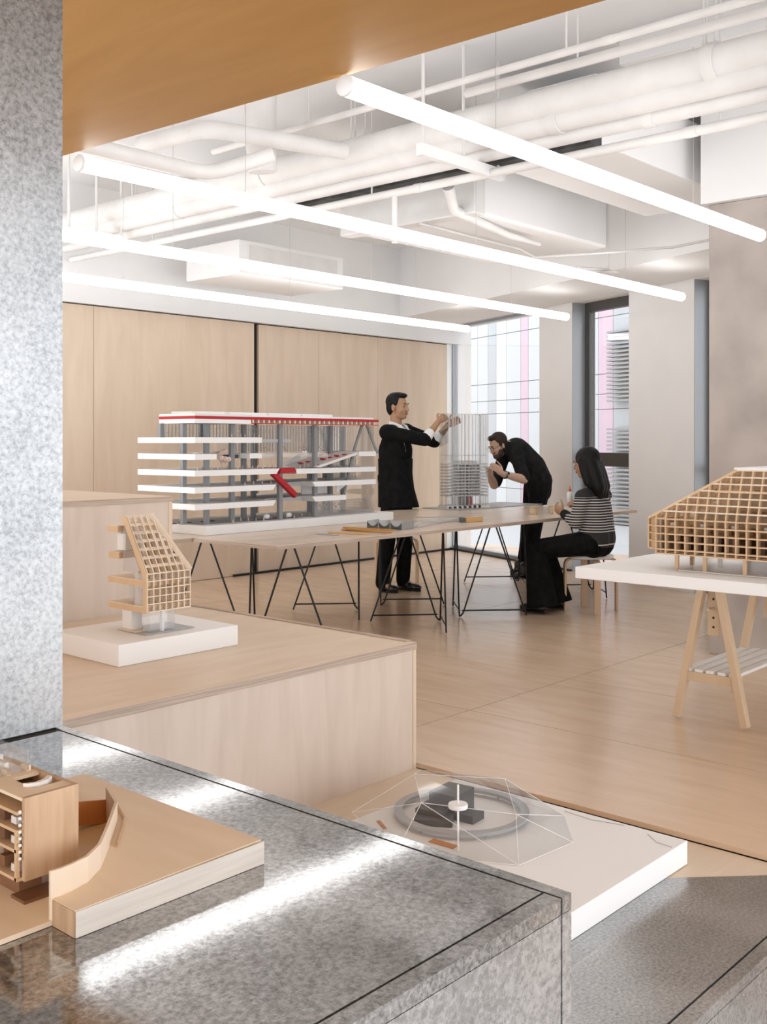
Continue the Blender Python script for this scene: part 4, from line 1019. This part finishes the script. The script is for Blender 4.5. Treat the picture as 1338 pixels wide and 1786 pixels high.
def hand(mb, wrist, d, n, thumb, curl=.5, spread=1.0, sc=1.0):
    # d: wrist to knuckles, n: palm normal (fingers curl towards it), thumb: +1 / -1 side
    d = d.normalized(); n = (n - d*n.dot(d)).normalized(); s_ = d.cross(n)*thumb
    R = Matrix((d, s_, n)).transposed()
    mb.cap(wrist-d*.02, wrist+d*.02, .024*sc, .024*sc)
    mb.ell(wrist+d*.052*sc, (.050*sc,.040*sc,.016*sc), 14, 10, R)
    tips = []
    for i, (off, ln) in enumerate(((.030,.95),(.010,1.05),(-.011,.98),(-.030,.78))):
        p = wrist + d*(.086-.004*abs(i-1))*sc + s_*off*sc; a = 0; r = .0088*sc; dd = d + s_*off*.25*spread
        for L in (.042,.026,.021):
            a += curl*(1 if L > .03 else .8)
            q = p + (dd*math.cos(a) + n*math.sin(a)).normalized()*L*ln*sc
            mb.cap(p, q, r, r*.9); p, r = q, r*.9
        tips.append(p)
    p = wrist + d*.030*sc + s_*.030*sc; r = .011*sc
    for L, w_ in ((.042,1.0),(.032,.5),(.025,.25)):
        q = p + (d*.75 + s_*.75*w_ + n*.45).normalized()*L*sc; mb.cap(p, q, r, r*.88); p, r = q, r*.88
    return tips
def shoe(parent, heel, toe, w_=.046, m='shoe_black'):
    heel, toe = Vector(heel), Vector(toe); heel.z = toe.z = 0; d = (toe-heel); L = d.length; d.normalize(); s_ = Vector((-d.y,d.x,0)); up = Vector((0,0,1))
    R = Matrix((d, s_, up)).transposed(); m_ = MB()
    m_.ell(heel+d*L*.30+up*.045, (L*.34,w_*.86,.046), 14, 10, R); m_.ell(heel+d*L*.70+up*.034, (L*.33,w_,.034), 14, 10, R)
    m_.cap(heel+d*.07+up*.06, heel+d*.075+up*.115, .050, .050)
    o = organic(parent, 'shoe', m_, m, .008, 4)
    pl_ = MB(); n = 20; poly = []
    for i in range(n):
        t = 2*math.pi*i/n; a = math.cos(t); b = math.sin(t); poly.append(tuple((heel+d*(L*.5+a*L*.5)+s_*b*w_*(.95 if a > 0 else .8))[:2]))
    part(o, 'sole', pl_.prism(poly, .0005, .014), 'black_gap')
U, V = RT.copy(), FW.copy(); ZV = Vector((0,0,1))

# ---- standing man at the table ------------------------------------------------
d0 = 9.6
def J(px, py, dv=0.0): return PD(px, py, d0+dv)
man = thing('person', 'standing person in black sweater and apron, arms raised to the clear tower model', 'person', (*J(690,1030).xy, 0))
shR, shL = J(675,754,-.15), J(709,752,.15); nk = J(691,746,0); ch = J(690,785); wa = J(690,825); pe = J(692,868)
elR, wrR = J(741,767,-.12), J(764,736,-.02); elL, wrL = J(758,770,.14), J(781,742,.08)
hipR, hipL = J(682,872,-.07), J(702,870,.07); knR, knL = J(675,948,-.11), J(706,946,.05); anR, anL = J(667,1014,-.10), J(703,1009,.04)
hd = Head(J(694,709.5), U*.86 - V*.5, ZV, 1.02)
body = MB(); hd.skin(body)
chain(body, [hd.p(-.02,0,-.07), nk-ZV*.02], [.052,.058])
chain(body, [shR, elR, wrR], [.045,.040,.027]); chain(body, [shL, elL, wrL], [.045,.040,.027])
chain(body, [shR, nk-ZV*.06, shL], [.06,.07,.06]); chain(body, [nk-ZV*.05, ch, wa, pe], [.07,.11,.105,.11])
chain(body, [hipR, knR, anR], [.07,.05,.035]); chain(body, [hipL, knL, anL], [.07,.05,.035])
chain(body, [anR, anR+(U*.7-V*.6)*.08-ZV*.045], [.03,.02]); chain(body, [anL, anL+(U*.8-V*.4)*.08-ZV*.045], [.03,.02])
hand(body, wrR, (J(775,727,.02)-wrR), U*.3+V*.9-ZV*.1, 1, .55)
hand(body, wrL, (J(797,733,.05)-wrL), -V*.9-U*.1-ZV*.2, -1, .5)
bo = organic(man, 'body', body, 'skin_tan', .0058, 3, label='tan skin')
hd.face(bo)
h_ = MB(); hd.e(h_, (-.026,0,.045), (.092,.081,.086)); hd.e(h_, (-.055,0,.0), (.052,.074,.085)); hd.e(h_, (.042,0,.098), (.050,.052,.026)); hd.e(h_, (.0,0,.10),(.07,.062,.032))
for q in (-1,1): hd.e(h_, (.006,q*.066,.045), (.030,.016,.042))
organic(man, 'hair', h_, 'hair_black', .006, 3, label='short black hair')
sw = MB(); g_ = .016
chain(sw, [shR, elR], [.056,.050], .010); chain(sw, [elR, elR+(wrR-elR)*.12], [.056,.052])
chain(sw, [shL, elL], [.056,.050], .010); chain(sw, [elL, elL+(wrL-elL)*.12], [.056,.052])
ax = (shL-shR).normalized()
chain(sw, [shR, nk-ZV*.055, shL], [.066,.075,.066], .008)
for q in (-.065,.065): chain(sw, [nk-ZV*.10+ax*q, ch+ax*q, wa+ax*q*.8, pe+ax*q*1.0], [.088,.115,.108,.118], .010)
organic(man, 'sweater', sw, 'black_cloth', .009, 6, label='black knitted sweater')
ap = MB(); rings = []
fdir = (U*.86-V*.5).normalized(); sdir = Vector((-fdir.y,fdir.x,0))
for (px, py, a, b) in ((690,800,.150,.185),(690,825,.148,.18),(691,850,.158,.185),(694,872,.175,.195),(695.5,884,.185,.20)):
    c = J(px,py); rings.append([c + fdir*(a*math.cos(t)) + sdir*(b*math.sin(t)*.98) for t in [2*math.pi*i/28 for i in range(28)]])
vs = [p for r in rings for p in r]; fs = [(i*28+j, i*28+(j+1)%28, (i+1)*28+(j+1)%28, (i+1)*28+j) for i in range(len(rings)-1) for j in range(28)]
fs += [tuple(range(28))[::-1], tuple(range((len(rings)-1)*28, len(rings)*28))]
apo = part(man, 'apron', MB().add(vs, fs), 'black_cloth', smooth=60, label='long black apron')
for k in (0,1):
    a = J(663,824,-.05) + ZV*(-.02*k); part(apo, 'tie', MB().tube([a, a-U*.02-ZV*.03, a-U*.012-ZV*.09-V*.01, a+U*.004-ZV*.07], .004, 6), 'black_cloth')
tr_ = MB()
chain(tr_, [hipR, knR, anR-ZV*.015], [.092,.074,.064]); chain(tr_, [hipL, knL, anL-ZV*.015], [.092,.074,.064]); chain(tr_, [pe+ZV*.02, (hipR+hipL)/2], [.12,.11])
organic(man, 'trousers', tr_, 'black_cloth', .009, 5, label='black trousers')
shoe(man, J(661,1030,-.06), J(694,1031,-.17)); shoe(man, J(694,1029,.08), J(734,1027,-.06))
co = MB(); 
cc_ = nk+ZV*.0
for q in (-1, 1):
    s0 = nk - fdir*.055 + sdir*(.0)*q
    pts = [nk-fdir*.068+ZV*.012, nk+sdir*q*.072+ZV*.010-fdir*.01, nk+fdir*.078+sdir*q*.050-ZV*.025, nk+fdir*.128+sdir*q*.014-ZV*.075]
    m = MB()
    for i in range(3): m.bar(pts[i]+ZV*.02, pts[i+1]+ZV*.02, .016, .055 if i < 2 else .045)
    for p in pts[1:3]: m.ell(p+ZV*.02, (.014,.014,.027), 8, 6)
    organic(man, 'collar', m, 'white_cloth', .006, 3, label='white shirt collar')
    a = nk+sdir*q*.070-fdir*.0-ZV*.005; b = nk+fdir*.118+sdir*q*.066-ZV*.13
    part(man, 'apron_strap', MB().tube([a-fdir*.05+sdir*q*.012+ZV*.022, a+fdir*.02+sdir*q*.02+ZV*.022, (a+b)/2+fdir*.055+sdir*q*.016+ZV*.034, b+fdir*.030+sdir*q*.004], .008, 6), 'strap_tan', label='tan apron strap')
for e_, w_ in ((elR,wrR),(elL,wrL)):
    dd = (w_-e_); m = MB().cap(e_+dd*.12, e_+dd*.36, .052, .046); organic(man, 'cuff', m, 'white_cloth', .007, 4, label='rolled white cuff')

# ---- man bending over the table --------------------------------------------------
d0 = 10.65
bm2 = thing('person', 'bearded person in dark shirt bending down to look at the tower model', 'person', (*J(915,1005).xy, 0))
pe = J(938,842); wa = J(927,812); ch = J(903,787); nk = J(884,778,-.02)
shL, shR = J(901,795,-.19), J(884,782,.17); elL, wrL = J(914,836,-.35), J(877,827,-.55); elR, wrR = J(862,846,-.05), J(853,826,-.36)
hipL, hipR = J(941,852,-.10), J(931,850,.09); knL, knR = J(931,930,-.20), J(922,926,.08); anL, anR = J(921,999,-.20), J(911,990,.05)
hd = Head(J(869,777,-.06), -U*.80 - V*.45 - ZV*.38, ZV*1.0 - U*.15, 1.0)
body = MB(); hd.skin(body); chain(body, [hd.p(-.02,0,-.06), nk], [.055,.062])
chain(body, [shL, elL, elL+(wrL-elL)*.35, wrL], [.05,.044,.043,.029]); chain(body, [shR, elR, elR+(wrR-elR)*.35, wrR], [.05,.044,.043,.029])
chain(body, [shL, ch, shR], [.06,.10,.06]); chain(body, [nk, ch, wa, pe], [.06,.11,.11,.11])
chain(body, [hipL, knL, anL], [.07,.05,.035]); chain(body, [hipR, knR, anR], [.07,.05,.035])
fl_ = (-U*.95 - V*.2).normalized()
for a_ in (anL, anR): chain(body, [a_, a_+fl_*.08-ZV*.045], [.03,.02])
hand(body, wrL, J(862,812,-.60)-wrL, -U*.35+V*.9-ZV*.2, -1, .55)
hand(body, wrR, J(852,808,-.48)-wrR, -V*.7-U*.4, 1, .5)
bo = organic(bm2, 'body', body, 'skin_fair', .0058, 3, label='fair skin'); hd.face(bo)
h_ = MB(); hd.e(h_, (-.026,0,.045), (.094,.082,.088)); hd.e(h_, (-.055,0,.0), (.050,.074,.075)); hd.e(h_, (.040,0,.098), (.048,.052,.026))
for q in (-1,1): hd.e(h_, (.004,q*.068,.03), (.024,.014,.05))
organic(bm2, 'hair', h_, 'hair_brown', .006, 3, label='short dark brown hair')
b_ = MB(); hd.e(b_, (.055,0,-.090), (.042,.045,.036))
for q in (-1,1): hd.e(b_, (.032,q*.050,-.062), (.034,.016,.042)); hd.e(b_, (.080,q*.018,-.048),(.012,.014,.008))
organic(bm2, 'beard', b_, 'beard', .006, 3, label='dark full beard')
gl = MB()
for q in (-1,1):
    c = hd.p(.105,q*.034,.0); gl.tube([c+(hd.r*math.cos(t)*.026+hd.u*math.sin(t)*.019) for t in [2*math.pi*i/18 for i in range(19)]], .0018, 6)
    gl.tube([hd.p(.104,q*.060,.004), hd.p(.0,q*.086,.006)], .0018, 6)
gl.tube([hd.p(.106,-.009,.002), hd.p(.106,.009,.002)], .0018, 6)
part(bm2, 'glasses', gl, 'eye_dark', label='thin dark glasses')
sw = MB(); ax = (shL-shR).normalized()
chain(sw, [shL, elL+(shL-elL)*.12], [.068,.064]); chain(sw, [shR, elR+(shR-elR)*.12], [.066,.062])
chain(sw, [shL, ch+ZV*.02, shR], [.075,.115,.072])
for q in (-.06,.06): chain(sw, [nk+ax*q*.5-ZV*.02, ch+ax*q, wa+ax*q, pe+ax*q*.8+ZV*.03], [.075,.128,.130,.135])
organic(bm2, 'shirt', sw, 'charcoal_cloth', .009, 5, label='charcoal shirt with rolled sleeves')
for e_, s_ in ((elL,shL),(elR,shR)): organic(bm2, 'sleeve_roll', MB().cap(e_+(s_-e_)*.10, e_+(s_-e_)*.24, .068, .068), 'charcoal_cloth', .009, 3)
tr_ = MB(); chain(tr_, [hipL, knL, anL-ZV*.015], [.105,.074,.062]); chain(tr_, [hipR, knR, anR-ZV*.015], [.105,.074,.062])
for q in (-.05,.05): chain(tr_, [pe+ax*q+ZV*.02, pe+ax*q-ZV*.07], [.130,.125])
organic(bm2, 'trousers', tr_, 'black_cloth', .009, 5, label='black trousers')
shoe(bm2, J(927,1008,-.20), J(898,1008,-.22)); shoe(bm2, J(918,1000,.05), J(890,1000,.03))
dd = (wrL-elL).normalized(); wc = wrL-dd*.035
x_, y_ = frame(dd); wb_ = part(bm2, 'watch_strap', MB().tube([wc+(x_*math.cos(t)+y_*math.sin(t))*.0345 for t in [2*math.pi*i/20 for i in range(21)]], .007, 6), 'shoe_black', label='dark wrist watch')
wn = (-V*.8+ZV*.3-U*.1); wn = (wn-dd*wn.dot(dd)).normalized()
part(wb_, 'watch_case', MB().cone(wc+wn*.034, wc+wn*.045, .021, .021, 20), 'steel', smooth=40); part(wb_, 'watch_dial', MB().cone(wc+wn*.0452, wc+wn*.0458, .017, .017, 20), 'eye_dark')

# ---- seated woman ---------------------------------------------------------------
d0 = 8.25
m = mat('striped_knit', (.02,.02,.022), .85); N, L, b = nodes(m)
tc = N.new('ShaderNodeTexCoord'); sx_ = N.new('ShaderNodeSeparateXYZ'); L.new(tc.outputs['Object'], sx_.inputs[0])
def mth(op, a, bv=None, c=None):
    n_ = N.new('ShaderNodeMath'); n_.operation = op
    for i, q in enumerate((a, bv, c)):
        if q is None: continue
        if isinstance(q, (int,float)): n_.inputs[i].default_value = q
        else: L.new(q, n_.inputs[i])
    return n_.outputs[0]
z_ = sx_.outputs['Z']; fr_ = mth('FRACT', mth('DIVIDE', z_, .0205)); st = mth('LESS_THAN', fr_, .36)
on = mth('MULTIPLY', mth('GREATER_THAN', z_, .655), mth('LESS_THAN', z_, .925))
hem = mth('MULTIPLY', mth('GREATER_THAN', z_, .553), mth('LESS_THAN', z_, .562))
fc = mth('MAXIMUM', mth('MULTIPLY', st, on), hem)
mx = N.new('ShaderNodeMix'); mx.data_type = 'RGBA'; L.new(fc, mx.inputs[0]); mx.inputs[6].default_value = (.02,.02,.022,1); mx.inputs[7].default_value = (.62,.60,.58,1)
L.new(mx.outputs[2], b.inputs['Base Color'])
wo = thing('person', 'seated person with long black hair in striped sweater, holding a glue bottle', 'person', (*J(1040,1075).xy, 0))
hf = (-U*.80 + V*.55 - ZV*.12); ft = (-U*.747 + V*.665)
pe = J(1041,947); wa = J(1041,915); ch = J(1037,884); nk = J(1034,850)
shL, shR = J(1016,867,-.12), J(1054,864,.14); elL, wrL = J(1004,911,-.10), J(984,896,.06); elR, wrR = J(1030,908,.28), J(1001,884,.30)
hipL, hipR = J(1028,947,-.07), J(1046,945,.10); knL, knR = J(936,958,.14), J(948,955,.34); anL, anR = J(936,1046,.10), J(962,1040,.30)
hd = Head(J(1023,808), hf, ZV*1.0 - U*.1, .98)
body = MB(); hd.skin(body); chain(body, [hd.p(-.02,0,-.06), nk], [.045,.05])
chain(body, [shL, elL, wrL], [.036,.033,.022]); chain(body, [shR, elR, wrR], [.036,.033,.022])
chain(body, [shL, nk-ZV*.05, shR], [.045,.06,.045]); chain(body, [nk, ch, wa, pe], [.055,.09,.085,.10])
chain(body, [hipL, knL, anL], [.07,.05,.033]); chain(body, [hipR, knR, anR], [.07,.05,.033])
for a_ in (anL, anR): chain(body, [a_, a_+ft*.07-ZV*.04], [.028,.018])
hand(body, wrL, J(972,888,.10)-wrL, ZV*.3+V*.9+U*.2, -1, .6, sc=.9)
hand(body, wrR, J(992,872,.22)-wrR, -V*.8-U*.1, 1, .75, sc=.9)
bo = organic(wo, 'body', body, 'skin_tan', .0058, 3, label='tan skin'); hd.face(bo)
h_ = MB(); hd.e(h_, (-.020,0,.040), (.104,.090,.094)); hd.e(h_, (-.055,0,-.02), (.062,.084,.10))
back = -hf.normalized()
for q in (-.045,0,.045): chain(h_, [hd.p(-.055,q,.0), hd.p(-.075,q*1.1,-.10), hd.p(-.095,q*1.2,-.20), hd.p(-.105,q*1.2,-.27)], [.058,.060,.052,.022])
for q in (-1,1): chain(h_, [hd.p(.010,q*.070,.03), hd.p(-.005,q*.080,-.06), hd.p(-.02,q*.085,-.15), hd.p(-.04,q*.082,-.20)], [.030,.032,.026,.010])
organic(wo, 'hair', h_, 'hair_black', .007, 3, label='long straight black hair')
gl = MB()
for q in (-1,1):
    c = hd.p(.106,q*.034,.0); gl.tube([c+(hd.r*math.cos(t)*.026+hd.u*math.sin(t)*.022) for t in [2*math.pi*i/18 for i in range(19)]], .0020, 6); gl.tube([hd.p(.105,q*.060,.004), hd.p(.0,q*.088,.006)], .0018, 6)
gl.tube([hd.p(.107,-.009,.002), hd.p(.107,.009,.002)], .0018, 6)
part(wo, 'glasses', gl, 'steel', label='thin metal glasses')
sw = MB(); ax = (shL-shR).normalized()
chain(sw, [shL, elL, elL+(wrL-elL)*.62], [.058,.054,.042]); chain(sw, [shR, elR, elR+(wrR-elR)*.7], [.058,.052,.040])
chain(sw, [shL, nk-ZV*.055, shR], [.062,.070,.062])
for q in (-.045,.045): chain(sw, [nk-ZV*.09+ax*q, ch+ax*q, wa+ax*q, pe+ax*q+ZV*.035], [.075,.112,.112,.128])
organic(wo, 'sweater', sw, 'striped_knit', .008, 5, label='black sweater with thin white stripes')
organic(wo, 'cuff', MB().cap(elL+(wrL-elL)*.55, elL+(wrL-elL)*.95, .044, .038), 'charcoal_cloth', .008, 3)
tr_ = MB()
chain(tr_, [hipL, knL], [.100,.078]); tr_.cone(knL-ZV*.0, Vector((anL.x,anL.y,.05))-ft*.055, .080, .125, 24); chain(tr_, [hipR, knR], [.100,.078]); tr_.cone(knR, Vector((anR.x,anR.y,.05))-ft*.055, .080, .125, 24)
for q in (-.05,.05): chain(tr_, [pe+ax*q-ZV*.0, pe+ax*q+back*.0], [.115,.115])
tro = organic(wo, 'trousers', tr_, 'black_cloth', .009, 4, label='wide black trousers')
for v_ in tro.data.vertices:
    if v_.co.z < .03: v_.co.z = .03
shoe(wo, J(950,1062,.05), J(908,1058,.22), .042); shoe(wo, J(985,1052,.28), J(942,1047,.45), .042)
# glue bottle in her hand
p = J(994,876,.24); t = thing('glue_bottle', 'white glue bottle with orange nozzle held by the seated woman', 'bottle', p)
part(t, 'body', MB().lathe(p, [(.021,0),(.024,.004),(.024,.070),(.018,.082),(.010,.088)], 20), 'bottle_plastic', smooth=40)
part(t, 'nozzle', MB().lathe(p+ZV*.0885, [(.012,0),(.012,.012),(.006,.020),(.0025,.044)], 16), 'nozzle_orange', smooth=40)
